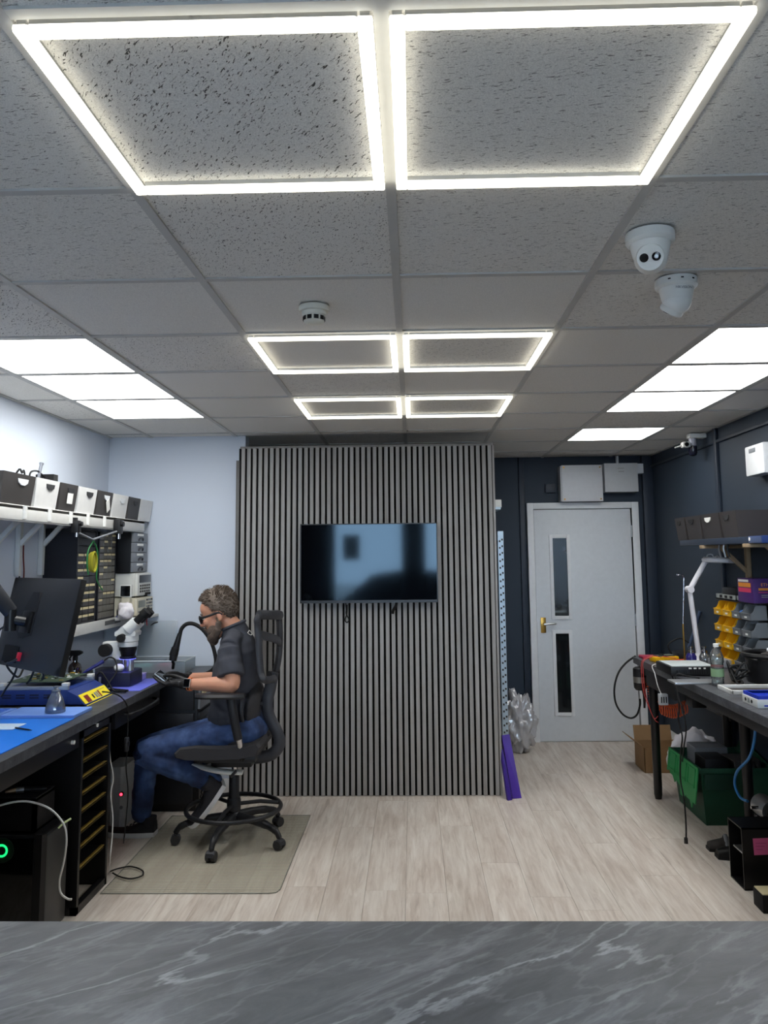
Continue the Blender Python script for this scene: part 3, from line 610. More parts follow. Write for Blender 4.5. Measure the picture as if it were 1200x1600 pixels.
# ---- screen separator: blue case with a yellow label
t = T('screen_separator', 'blue heated screen separator with a yellow label and a circuit board on top', 'separator', (-1.82, 2.44, ZB)); m_nb = mat('navy_blue_metal', (30,52,118), .4)
TL, BL, TR_, BR = at(121, 1088, y=2.28), at(134, 1103, y=2.28), at(163, 1073, y=2.62), at(174, 1083, y=2.62)
zt = .925
G().box(-2.06, -1.70, 2.275, 2.625, ZB+.008, zt, .004).obj('case', m_nb, t)
g = G(); s = Vector((.004, 0, 0))
A = [Vector((-1.70, 2.275, ZB+.010)), Vector((BL.x+.004, 2.275, ZB+.010)), Vector((BL.x+.004, 2.275, BL.z-.004)), Vector((TL.x, 2.275, TL.z+.002)), Vector((-1.70, 2.275, zt-.004))]
B = [Vector((q.x, 2.625, q.z)) for q in A]; g.ring_loft([A, B]); g.obj('control_wedge', m_nb, t, smooth=False)
nrm = (TR_-TL).cross(BL-TL).normalized(); nrm = nrm if nrm.x > 0 else -nrm
A = [Vector((TL.x, 2.285, TL.z+.002)), Vector((BL.x+.004, 2.285, BL.z-.003)), Vector((BL.x+.004, 2.615, BL.z-.003)), Vector((TL.x, 2.615, TL.z+.002))]
nrm = (A[1]-A[0]).cross(A[3]-A[0]).normalized(); nrm = nrm if nrm.x > 0 else -nrm
lab = G().hexa([q+nrm*.001 for q in A]+[q+nrm*.003 for q in A]).obj('yellow_label', mat('yellow_label_print', (246,226,22), .45), t, smooth=False)
ey = (A[0]-A[1]).normalized(); cen = (A[0]+A[2])/2+nrm*.0035; ex = Vector((0, 1, 0)); hh = (A[0]-A[1]).length
for (dy, w, h, mm) in ((-.105, .05, .6, mat('dark_red_print', (120,30,24), .6)), (-.035, .016, .35, m_ink), (.0, .02, .45, m_grey), (.025, .016, .5, m_grey), (.048, .016, .55, MATS['dark_red_print'])):
    c0 = cen+ex*dy; g = G(); u, w2 = ex*w/2, ey*hh*h/2; g.hexa([c0-u-w2, c0+u-w2, c0+u+w2, c0-u+w2]+[q+nrm*.0006 for q in (c0-u-w2, c0+u-w2, c0+u+w2, c0-u+w2)]); g.obj('print_block', mm, lab, smooth=False)
for dy, e_, w_ in ((.105, -.1, .035), (.09, .3, .05)):
    c0 = cen+ex*dy+ey*hh*e_; u, w2 = ex*w_, ey*.0015; g = G(); g.hexa([c0-u-w2, c0+u-w2, c0+u+w2, c0-u+w2]+[q+nrm*.0006 for q in (c0-u-w2, c0+u-w2, c0+u+w2, c0-u+w2)]); g.obj('print_line', mat('olive_print', (190,170,60), .6), lab, smooth=False)
for k in range(4): G().box(-2.03+k*.07, -1.985+k*.07, 2.2735, 2.2755, .885, .892).box(-2.03+k*.07, -1.985+k*.07, 2.2735, 2.2755, .898, .905).obj('vent', mat('dark_vent', (14,22,52), .6), t)
for dx, dz in ((-1.755, .876), (-1.755, .90)): G().cyl((dx, 2.2755, dz), (dx, 2.272, dz), .005, n=10).obj('screw', m_alu, t)
G().box(-1.80, -1.765, 2.272, 2.276, .882, .897, .001).obj('rocker_switch', m_ink, t)
for k in range(4): G().box(-2.05+(k % 2)*.36, -2.02+(k % 2)*.36, 2.29+(k//2)*.28, 2.32+(k//2)*.28, ZB, ZB+.01).obj('foot', m_rubber, t)
for y in (2.29, 2.60): G().box(-2.05, -1.70, y-.008, y+.008, zt, zt+.018, .002).obj('clamp_rail', m_alu, t)
for x in (-2.045, -1.72):
    for y in (2.29, 2.60): G().box(x-.012, x+.02, y-.015, y+.015, zt+.018, zt+.034, .003).obj('clamp', m_whitep, t)
t2 = T('circuit_board', 'green circuit board with gold parts clamped on the blue separator', 'circuit board', (-1.87, 2.445, zt+.0345))
G().box(-2.02, -1.735, 2.30, 2.59, zt+.0345, zt+.038).obj('board', mat('green_board', (58,74,58), .5), t2); random.seed(3)
for k in range(34):
    x, y = random.uniform(-2.0, -1.77), random.uniform(2.315, 2.57); w, d, h = random.uniform(.006, .022), random.uniform(.006, .02), random.uniform(.002, .008)
    G().box(x, x+w, y, y+d, zt+.038, zt+.038+h).obj('chip', random.choice([m_black, m_alu, m_gold, m_black, MATS['green_board'], m_whitep]), t2, smooth=False)
# brass sponge with holder, soldering iron
c = at(123, 1058, z=ZB+.0); c = Vector((-1.93, 2.90, ZB)); t = T('brass_sponge', 'brass wire sponge tip cleaner beside the blue soldering iron', 'tip cleaner', c)
G().lathe([(.036, 0), (.038, .01), (.036, .04), (.028, .05)], c, 20).obj('holder', m_black, t)
g = G(); random.seed(5)
for k in range(16):
    a = random.uniform(0, 6.28); r0 = random.uniform(.0, .022); q = c+Vector((r0*math.cos(a), r0*math.sin(a), .052+random.uniform(-.006, .02)))
    g.tube(crom([q+Vector((random.uniform(-.014, .014), random.uniform(-.014, .014), random.uniform(-.012, .012))) for _ in range(5)], 4, True), .003, 5, closed=True)
g.obj('brass_wool', mat('brass_wool', (226,190,90), .35, .8), t)
p0, p1 = at(128, 1053, y=2.74), at(162, 1033, y=2.79); t = T('soldering_iron', 'dark blue soldering iron resting in its stand', 'soldering iron', (p0.x, 2.76, ZB))
G().tube([p0, p0.lerp(p1, .25), p1], [.004, .009, .011], 10).obj('grip', mat('dark_blue_grip', (36,40,110), .4), t)
q = p1; G().tube(crom([q, q+Vector((.03, .01, .02)), q+Vector((.06, .02, .0)), q+Vector((.075, .0, -.06)), q+Vector((.05, -.03, -.11)), q+Vector((.06, -.1, -.125))], 6), .0045, 7).obj('cord', m_rubber, t)
pm_ = p0.lerp(p1, .55); G().lathe([(.032, 0), (.032, .012), (.012, .018)], (pm_.x, pm_.y, ZB), 18).obj('stand_base', m_black, t); G().cyl((pm_.x, pm_.y, ZB+.015), (pm_.x, pm_.y, pm_.z-.004), .006, n=8).obj('stand_post', m_alu, t)
# black reel and pliers near the label
t = T('hot_tool_stand', 'low black tool stand on the bench beside the microscope', 'tool stand', (-1.70, 2.68, ZB)); G().box(-1.78, -1.66, 2.645, 2.71, ZB, ZB+.03, .005).obj('base', m_black, t); G().box(-1.70, -1.69, 2.67, 2.68, ZB+.03, ZB+.085).obj('bracket', m_alu, t)
G().tube(crom([(-1.74, 2.68, ZB+.03), (-1.70, 2.68, ZB+.11), (-1.66, 2.68, ZB+.07), (-1.62, 2.68, ZB+.012), (-1.56, 2.66, ZB+.008)], 6), .005, 7).obj('cord', m_rubber, t)
p0, p1 = at(172, 1077, z=ZB+.01), at(198, 1080, z=ZB+.01); t = T('pliers', 'black handled pliers lying behind the yellow label', 'pliers', p0)
for s in (-1, 1): G().tube(crom([p0+Vector((0, s*.008, 0)), p0.lerp(p1, .5)+Vector((0, s*.014, 0)), p1+Vector((0, s*.018, 0))], 4), [.004]+[.006]*8, 8).obj('handle', m_black, t)
G().tube([p0+Vector((-.03, 0, 0)), p0+Vector((.01, 0, 0))], [.003, .008], 8).obj('jaw', m_alu, t)
# violet ring-light pool painted as a thin sheet; little box by the microscope
tag(G().box(-1.70, -1.485, 2.72, 3.16, ZB, ZB+.003, .001).obj('painted_light_pool', mat('violet_light_paint', (104,112,214), .5)), 'violet pool of ring light painted on the bench by the microscope', 'mat')
c = at(220, 1061, z=ZB+.004); t = T('parts_box', 'tiny lilac plastic box on the bench beside the microscope', 'box', (c.x, c.y, ZB+.0035)); m_lil = mat('lilac_plastic', (170,160,228), .4)
G().box(c.x-.028, c.x+.024, c.y-.02, c.y+.03, ZB+.0035, ZB+.032, .003).obj('body', m_lil, t); G().box(c.x-.03, c.x+.026, c.y-.022, c.y+.032, ZB+.032, ZB+.040, .003).obj('lid', mat('lilac_lid', (190,180,238), .4), t)
p0, p1 = at(213, 1059, z=ZB+.012), at(250, 1061, z=ZB+.012); 
# amber spray bottle
c = at(117, 1062, z=ZB); c = Vector((-2.0, 3.06, ZB)); t = T('spray_bottle', 'amber glass spray bottle with a black trigger head', 'spray bottle', c); m_amb = see_mat('amber_glass', (120,66,14), .25, (90,50,16), gloss=.25)
G().lathe([(.036, 0), (.038, .01), (.038, .085), (.030, .105), (.014, .118), (.013, .130)], c, 24).obj('bottle', m_amb, t)
G().lathe([(.0385, .03), (.0385, .065)], c, 24).obj('label_band', mat('dark_label', (50,44,40), .6), t)
G().lathe([(.015, .128), (.015, .150), (.010, .156)], c, 16).obj('collar', m_black, t)
G().prism([(c.x-.035, ZB+.155), (c.x+.02, ZB+.155), (c.x+.042, ZB+.168), (c.x+.042, ZB+.178), (c.x+.02, ZB+.186), (c.x-.035, ZB+.186)], 'y', c.y-.012, c.y+.012).obj('spray_head', m_black, t, smooth=False)
G().tube(crom([(c.x-.022, c.y, ZB+.157), (c.x-.034, c.y, ZB+.14), (c.x-.030, c.y, ZB+.125)], 4), .005, 6).obj('trigger', m_black, t)
# ---- stereo microscope
my = 2.93; mp0 = lambda u, v, y=my: at(u, v, y=y)
t = T('microscope', 'white stereo microscope with black eyepieces on the bench', 'microscope', (-1.70, my, ZB)); m_mw = mat('microscope_white', (222,224,222), .35); m_db = mat('dark_blue_base', (24,26,52), .45)
G().box(-1.81, -1.585, my-.09, my+.12, ZB+.003, ZB+.085, .012).obj('base', m_db, t)
a = mp0(203, 1052); G().cyl((a.x, my, ZB+.08), (a.x, my, ZB+.19), .021, n=20).obj('stage_cup', m_alu, t)
G().ell((mp0(190, 1041).x, my-.04, ZB+.105), (.03, .03, .022), 12, 8).obj('cotton_swab', m_paper, t)
a = mp0(186, 1040); G().cyl((a.x, my+.07, ZB+.08), (a.x, my+.07, 1.18), .013, n=14).obj('post', m_chrome, t)
a, b = mp0(161, 1003), mp0(186, 1028); G().box(a.x, b.x+.02, my-.01, my+.06, b.z-.01, a.z, .006).obj('focus_block', m_mw, t)
a = mp0(168, 1015); kn = G().cyl((a.x, my-.055, a.z), (a.x, my-.01, a.z), .036, n=24).obj('focus_knob', m_rubber, t); a = mp0(157, 1017); G().cyl((a.x, my+.05, a.z), (a.x, my+.10, a.z), .034, n=24).obj('focus_knob', m_rubber, t)
c = mp0(200, 1000); hx = c.x
G().lathe([(.056, 1.068), (.058, 1.072), (.058, 1.094), (.055, 1.096)], (hx, my, 0), 30).obj('lower_ring', m_mw, t)
G().lathe([(.060, 1.098), (.061, 1.102), (.060, 1.128), (.056, 1.132)], (hx, my, 0), 30).obj('zoom_body', m_mw, t)
a, b = mp0(185, 990), mp0(213, 966)
g = G(); A = [(hx-.062, 1.130), (hx+.058, 1.130), (hx+.062, 1.150), (hx+.02, 1.195), (hx-.005, 1.198), (hx-.045, 1.165), (hx-.062, 1.155)]; g.prism(A, 'y', my-.05, my+.05); g.obj('prism_head', m_mw, t, smooth=False)
a = mp0(190, 997, my-.06); G().cyl((a.x, my-.085, a.z), (a.x, my-.05, a.z), .022, .024, n=20).obj('zoom_knob', m_rubber, t)
e0 = Vector((hx+.01, my, 1.165)); e1 = mp0(214, 972); e1 = Vector((e1.x, my, e1.z)); dirv = Vector((.72, 0, .69))
for s in (-1, 1):
    o = Vector((0, s*.032-.004, 0)); G().cyl(e0+o, e0+o+dirv*.068, .036, .033, 20).obj('eyepiece_tube', m_mw, t)
    ep = G().cyl(e0+o+dirv*.062, e0+o+dirv*.125, .022, .022, 20).obj('eyepiece', m_black, t); G().cyl(e0+o+dirv*.120, e0+o+dirv*.156, .029, .027, 20).obj('eyecup', m_rubber, ep)
G().lathe([(.050, 1.070), (.050, 1.048), (.044, 1.040), (.036, 1.005), (.030, 1.0)], (hx+.002, my, 0), 28).obj('objective', m_black, t)
G().lathe([(.044, .997), (.046, 1.003), (.046, 1.010), (.040, 1.012)], (hx+.002, my, 0), 28).obj('ring_light', m_db, t)
G().lathe([(.043, .996), (.045, .9965), (.030, .9955)], (hx+.002, my, 0), 28).obj('ring_glow', mat('violet_glow', (120,120,255), .4, emit=(96,100,255), es=4), t)
# ---- plastic box with open lid
t = T('plastic_box', 'frosted plastic box with raised lid holding teal and pink items', 'box', (-1.52, 3.5, ZB)); x0, x1, y0, y1 = -1.83, -1.43, 3.40, 3.64
g = G().box(x0, x1, y0, y0+.003, ZB+.002, ZB+.075).box(x0, x1, y1-.003, y1, ZB+.002, ZB+.075).box(x0, x0+.003, y0+.003, y1-.003, ZB+.002, ZB+.075).box(x1-.003, x1, y0+.003, y1-.003, ZB+.002, ZB+.075).box(x0, x1, y0, y1, ZB, ZB+.002); g.obj('box_shell', m_frost, t, smooth=False)
g = G().mark().box(x0, x0+.26, -.004, .0, 0, .235, .001); g.xf(TR(0, y1+.004, ZB+.078) @ Matrix.Rotation(-.18, 4, 'X')); g.obj('lid', m_frost, t)
g = G(); g.tube([(x0, y0, ZB+.075), (x1, y0, ZB+.075), (x1, y1, ZB+.075), (x0, y1, ZB+.075)], .004, 6, closed=True); g.obj('rim', mat('frosted_rim', (206,212,216), .4), t)
tag(G().box(x0+.02, x0+.15, y0+.02, y0+.14, ZB+.003, ZB+.045, .01).obj('teal_pouch', mat('teal_plastic', (96,176,176), .5)), 'teal pouch inside the frosted plastic box', 'pouch')
tag(G().box(x0+.20, x0+.29, y0+.015, y0+.12, ZB+.003, ZB+.05, .012).obj('pink_pouch', mat('pink_plastic', (206,120,130), .5)), 'pink pouch inside the frosted plastic box', 'pouch')
tag(G().box(x0+.12, x0+.22, y0+.15, y0+.21, ZB+.003, ZB+.066, .012).obj('grey_pouch', mat('slate_plastic', (90,100,112), .5)), 'slate grey pouch inside the frosted plastic box', 'pouch')
# ---- fume extractor hose
Yh = 3.30; t = T('fume_hose', 'black flexible fume extractor hose arching behind the seated man', 'hose', (-1.33, Yh, .85))
q = [at(u, v, y=Yh) for u, v in ((281, 992), (284, 982), (292, 975), (303, 975), (316, 983), (328, 999), (335, 1018), (337, 1038), (328, 1050), (312, 1055), (302, 1055))]
G().tube(crom(q, 6), .0125, 10).obj('hose', m_rubber, t)
G().tube([at(270, 1032, y=Yh), at(272, 1020, y=Yh), at(275, 1012, y=Yh), at(281, 990, y=Yh)], [.024, .026, .022, .014], 14).obj('nozzle', m_black, t); a, b = at(271, 1024, y=Yh), at(274.5, 1012, y=Yh)
G().tube([a, b], [.028, .025], 14).obj('nozzle_collar', m_rubber, t)
b = at(270, 1034, y=Yh); G().tube([b, b+Vector((-.01, .05, -.02)), b+Vector((-.02, .07, -.05))], .01, 8).obj('clamp_stem', m_black, t)
# ---- monitor seen from behind
MO = Vector((-1.72, 1.97, 1.28)); t = T('monitor', 'black computer monitor on an arm, seen from behind', 'monitor', MO); mw, mh = .71, .42
MM = RZ(math.radians(-41.3)) @ Matrix.Rotation(math.radians(-11.8), 4, 'X'); MX = TR(*MO) @ MM
m_mb = mat('monitor_back', (44,46,50), .5)
g = G().mark(); rows = []
for j in range(9):
    v = -1+2*j/8; row = []
    for i in range(13):
        u = -1+2*i/12; dd = .012+.030*(1-u**4)*(1-v**4); row.append(((u*mw/2), -dd, v*mh/2))
    rows.append(row)
vs = [q for r in rows for q in r]; fs = [(j*13+i, j*13+i+1, (j+1)*13+i+1, (j+1)*13+i) for j in range(8) for i in range(12)]
g.add(vs, fs); g.xf(MX); g.obj('back_cover', m_mb, t)
g = G().mark().box(-mw/2-.002, mw/2+.002, -.012, .016, -mh/2-.002, mh/2+.002, .005); g.xf(MX); g.obj('bezel', m_black, t)
g = G().mark().box(-mw/2+.008, mw/2-.008, .0155, .0175, -mh/2+.014, mh/2-.008); g.xf(MX); g.obj('screen', m_dark, t, smooth=False)
g = G().mark().prism([(-.13, -.02), (-.02, .14), (.05, .14), (.06, .10), (.06, -.06), (-.06, -.08)], 'y', -.046, -.036); g.xf(MX); g.obj('mount_recess', mat('recess_dark', (30,31,35), .5), t, smooth=False)
g = G().mark().box(-.045, .045, -.062, -.044, -.05, .05, .004); g.xf(MX); g.obj('mount_plate', m_blackm, t)
g = G().mark().box(-.2, -.04, -.043, -.036, -.19, -.115, .004); g.xf(MX); g.obj('port_recess', m_ink, t)
g = G().mark().box(-.015, -.003, -.055, -.036, -.178, -.138, .003); g.xf(MX); g.obj('red_plug', mat('red_plug_plastic', (206,44,66), .4), t)
g = G().mark(); g.tube(crom([(-.12, -.05, .0), (-.2, -.09, -.06), (-.2, -.09, -.16), (-.1, -.07, -.2), (.01, -.06, -.17)], 6), .005, 7); g.xf(MX); g.obj('cable', mat('dark_grey_cable', (50,52,56), .5), t)
J = MX @ Vector((0, -.06, 0)); K = MX @ Vector((-.02, -.12, 0))
t2 = T('monitor_bracket', 'black jointed monitor arm reaching in behind the screen', 'monitor arm', (XL+.03, 1.74, 1.45))
G().tube([J, K], .022, 14).obj('tilt_joint', m_blackm, t2); G().cyl(K-Vector((0, 0, .05)), K+Vector((0, 0, .045)), .026, n=18).obj('swivel_joint', m_blackm, t2)
a0 = K+Vector((0, 0, .035)); a1 = at(-45, 886, y=1.74); G().tube([a0, a0.lerp(a1, .5)+Vector((0, 0, .01)), a1], [.034, .040, .036], 12, flat=.022).obj('upper_arm', m_mb, t2)
G().cyl(a1+Vector((0, 0, -.05)), a1+Vector((0, 0, .05)), .028, n=18).obj('elbow_joint', m_blackm, t2); G().tube([a1, Vector((XL+.02, a1.y-.05, a1.z))], .024, 12).obj('wall_arm', m_mb, t2); G().box(XL+.001, XL+.022, a1.y-.10, a1.y, a1.z-.08, a1.z+.08, .004).obj('wall_plate', m_blackm, t2)
for k, (u0, v0, us) in enumerate(((8, 1037, ((14, 1046), (28, 1058), (36, 1046))), (28, 1042, ((20, 1060), (8, 1078), (2, 1088))), (55, 1047, ((48, 1060), (42, 1068))), (66, 1050, ((68, 1056), (66, 1062))))):
    pts = [at(u0, v0-4, y=2.0)]+[at(u, v, y=2.05+.05*i) for i, (u, v) in enumerate(us)]
    tag(G().tube(crom(pts, 5), .005, 7).obj('monitor_cable', m_rubber), ['bent black cable below the monitor corner', 'long black cable dropping from the monitor to the wall', 'short black cable between monitor and circuit board', 'short crossed black cable under the monitor'][k], 'cable')
# ---- lower wall shelf, drawer cabinets
t = T('lower_shelf', 'white wall shelf carrying the small-parts drawer cabinets', 'shelf', (-2.0, 3.2, 1.15)); m_sh = mat('shelf_white', (212,212,208), .5)
G().box(XL+.002, -1.885, 2.55, 3.742, 1.172, 1.20, .002).obj('board', m_sh, t); G().box(-1.90, -1.882, 2.55, 3.742, 1.140, 1.202, .003).obj('lip', m_sh, t); G().box(-1.885, -1.72, 3.36, 3.742, 1.182, 1.20, .002).obj('deep_end', m_sh, t)
lab_ = G().box(-1.8815, -1.879, 3.20, 3.46, 1.165, 1.192, .001).obj('grey_label_strip', mat('strip_grey', (92,92,92), .6), t)
m_dk = mat('drawer_cabinet_case', (34,35,42), .5); m_dr = see_mat('smoky_drawer', (150,150,148), .75, (136,134,128), gloss=.12, rough=.15); m_dr2 = see_mat('dark_drawer', (70,66,64), .6, (46,42,40), gloss=.12, rough=.15)
def small_parts(name, lab, y0, y1, z0, z1, cols, rows, top, mdr, every, lw):
    t = T(name, lab, 'drawer cabinet', (-2.0, (y0+y1)/2, z0), 'small-parts drawer cabinets'); xf = -1.9
    G().box(XL+.003, xf-.02, y0, y1, z0, z1).obj('case', m_dk, t, smooth=False)
    g = G().box(xf-.02, xf, y0, y0+.012, z0, z1).box(xf-.02, xf, y1-.012, y1, z0, z1).box(xf-.02, xf, y0, y1, z0, z0+.01).box(xf-.02, xf, y0, y1, z1-.01, z1); g.obj('front_frame', m_dk, t, smooth=False)
    h = (z1-z0-.02)/rows; w = (y1-y0-.024)/cols
    dm = G().box(0, .018, -w/2+.002, w/2-.002, -h/2+.002, h/2-.002, .002).mesh('small_drawer'); dm.materials.append(mdr)
    lm = G().box(0, .0012, -w*lw, w*lw, -h*.15, h*.17).mesh('drawer_label'); lm.materials.append(m_cream)
    for r in range(rows-top):
        for c in range(cols):
            o = piece('small_drawer', dm, t, Vector((xf-.019, y0+.012+w*(c+.5), z0+.01+h*(r+.5)))-ORG[t.name])
            if random.random() < every: piece('drawer_label', lm, o, (.0185, 0, h*.28))
    for r in range(rows-top, rows):
        G().box(xf-.02, xf-.004, y0+.012, y1-.012, z0+.01+h*r+.003, z0+.01+h*(r+1)-.003, .004).obj('ridge', m_dk, t)
random.seed(11)
small_parts('parts_cabinet', 'dark small-parts cabinet with cream labels, partly behind the monitor', 2.80, 3.085, 1.2, 1.755, 3, 12, 3, m_dr2, .95, .44)
small_parts('parts_cabinet', 'small-parts cabinet of smoky drawers beside the microscope', 3.12, 3.40, 1.2, 1.745, 4, 13, 0, m_dr, .36, .42)
# grey drawer tower and bench instruments
t = T('drawer_tower', 'small black tower with four grey drawers on the beige instruments', 'drawer tower', (-1.9, 3.56, 1.485)); G().box(-2.05, -1.812, 3.425, 3.71, 1.485, 1.752, .003).obj('case', m_cab, t)
for k in range(4):
    z = 1.489+k*.066; dr = G().box(-1.815, -1.797, 3.43, 3.705, z, z+.062, .003).obj('drawer', m_grey, t); G().box(-1.797, -1.7955, 3.50, 3.62, z+.042, z+.056, .001).obj('white_label', m_paper, dr)
    G().tube(crom([(-1.797, 3.525, z+.008), (-1.79, 3.535, z+.028), (-1.79, 3.595, z+.028), (-1.797, 3.605, z+.008)], 3), .005, 6).obj('pull', mat('dark_pull', (64,66,72), .5), dr)
t = T('bench_multimeter', 'off-white bench instrument with dark display and keypad', 'instrument', (-1.9, 3.58, 1.33)); m_ins = mat('instrument_white', (206,206,200), .45)
G().box(-2.03, -1.785, 3.44, 3.72, 1.331, 1.482, .006).obj('case', m_ins, t); fp = G().box(-1.787, -1.768, 3.445, 3.715, 1.334, 1.478, .005).obj('front_panel', mat('instrument_face', (214,214,208), .45), t)
G().box(-1.769, -1.765, 3.475, 3.70, 1.418, 1.468, .002).obj('display', m_dark, fp)
for r in range(3):
    for c in range(5): G().box(-1.769, -1.764, 3.49+c*.042, 3.514+c*.042, 1.392-r*.019, 1.405-r*.019, .002).obj('key', m_char, fp)
for c in range(3): G().cyl((-1.769, 3.60+c*.035, 1.343), (-1.758, 3.60+c*.035, 1.343), .008, n=10).obj('terminal', m_ink, fp)
t = T('function_generator', 'beige function generator with a grey display', 'instrument', (-1.9, 3.52, 1.2)); m_bg = mat('beige_case', (204,198,178), .5)
G().box(-2.03, -1.775, 3.40, 3.725, 1.206, 1.322, .006).obj('case', m_bg, t); fp = G().box(-1.777, -1.755, 3.405, 3.72, 1.208, 1.318, .005).obj('front_panel', m_bg, t)
G().box(-1.756, -1.752, 3.43, 3.56, 1.258, 1.304, .002).obj('display', mat('lcd_grey', (120,124,112), .3), fp)
for r in range(4):
    for c in range(4): G().box(-1.756, -1.751, 3.585+c*.032, 3.605+c*.032, 1.296-r*.022, 1.308-r*.022, .002).obj('key', m_grey if (r+c) % 3 else m_char, fp)
for c in range(6): G().box(-1.756, -1.751, 3.43+c*.022, 3.444+c*.022, 1.225, 1.236, .002).obj('soft_key', m_grey, fp)
for k in range(4): G().box(-2.01+(k % 2)*.2, -1.99+(k % 2)*.2, 3.42+(k//2)*.27, 3.44+(k//2)*.27, 1.2, 1.207).obj('foot', m_rubber, t)
for k in range(4): G().box(-2.01+(k % 2)*.2, -1.99+(k % 2)*.2, 3.45+(k//2)*.24, 3.47+(k//2)*.24, 1.322, 1.332).obj('foot', m_rubber, bpy.data.objects['bench_multimeter'])
a, b = at(188, 914, y=3.36), at(205, 933, y=3.36); t = T('small_display', 'small black screen in a white frame on the beige instrument side', 'display', (a.x, 3.36, b.z))
G().box(a.x, b.x, 3.355, 3.375, b.z, a.z, .002).obj('frame', m_whitep, t); G().box(a.x+.006, b.x-.006, 3.352, 3.357, b.z+.006, a.z-.006).obj('screen', m_dark, t); G().box(a.x+.01, b.x-.01, 3.36, 3.395, 1.2005, b.z+.004).obj('stand', m_bg, t)
# bag and leads at the shelf end
def blob(name, c, r, m, parent=None, amp=.25, sc=18, seed=0, sub=4, flat=None, smooth=True, hard=True):
    bm = bmesh.new(); bmesh.ops.create_icosphere(bm, subdivisions=sub, radius=1); g = G(); bm.verts.index_update()
    vs = []
    for q in bm.verts:
        n = q.co.normalized(); d = 1+amp*mnoise.turbulence(n*sc*.12+Vector((seed*7.3, seed, 0)), 4, hard)-amp*.5*hard
        p = Vector((n.x*r[0]*d, n.y*r[1]*d, n.z*r[2]*d))+Vector(c)
        if flat is not None and p.z < flat: p.z = flat
        vs.append(p)
    g.add(vs, [[q.index for q in f.verts] for f in bm.faces]); bm.free()
    return g.obj(name, m, parent, smooth, ang=55)
q = at(199, 963, y=3.33); tag(blob('white_bag', (q.x, 3.30, 1.24), (.05, .045, .06), mat('white_film', (226,222,226), .35), amp=.3, sc=13, seed=2, flat=1.2005, hard=False), 'crumpled white bag at the end of the lower wall shelf', 'bag')
tag(G().prism([(-1.885, 3.40), (-1.865, 3.40), (-1.875, 3.43)], 'z', 1.2005, 1.25).obj('blue_wedge', m_blue, smooth=False), 'small blue wedge beside the white bag', 'wedge')
tag(G().box(-2.0, -1.91, 2.70, 2.77, 1.2005, 1.225, .004).obj('blue_adapter', m_blue), 'small blue adapter on the lower shelf behind the monitor edge', 'adapter')
for k, (mm, pts, lab) in enumerate(((m_red, ((233, 944), (231, 960), (229, 972), (233, 985)), 'red test lead hanging from the beige instrument'), (m_rubber, ((247, 972), (240, 974), (234, 980), (232, 988)), 'black test lead curling against the wall'))):
    tag(G().tube(crom([at(u, v, y=3.68) for u, v in pts], 5), [.007 if (k == 0 and i < 4) else .004 for i in range(16)], 7).obj('test_lead', mm), lab, 'cable')
# ---- upper shelf with brackets and bins
t = T('upper_shelf', 'long white bracketed wall shelf carrying the row of bins', 'shelf', (-1.94, 2.6, 1.75)); SXF = -1.785
G().box(XL+.002, SXF, 1.25, 3.60, 1.812, 1.83, .002).obj('board', m_sh, t); G().box(SXF-.02, SXF, 1.25, 3.60, 1.762, 1.832, .003).obj('fascia', m_sh, t); G().box(SXF-.025, SXF-.005, 1.25, 3.60, 1.755, 1.763, .002).obj('fascia_foot', m_sh, t)
for u in (-12, 38, 77, 110, 137, 163): 
    y = at(u, 795, x=SXF).y; G().cyl((SXF, y, 1.768), (SXF, y, 1.83), .014, n=12).obj('fascia_rib', m_sh, t)
for u in (-14, 25, 61):
    y = at(u, 850, x=XL).y; br = G().box(XL+.002, XL+.03, y-.015, y+.015, 1.49, 1.81, .003).obj('bracket_upright', m_sh, t); G().box(XL+.03, SXF-.03, y-.015, y+.015, 1.785, 1.811, .003).obj('bracket_arm', m_sh, br)
    g = G().mark().box(0, .172, -.012, .012, -.012, .012, .003); g.xf(TR(XL+.025, y, 1.66) @ Matrix.Rotation(-math.atan2(.13, .12), 4, 'Y')); g.obj('bracket_brace', m_sh, br)
m_binw = mat('white_bin_plastic', (222,222,220), .5)
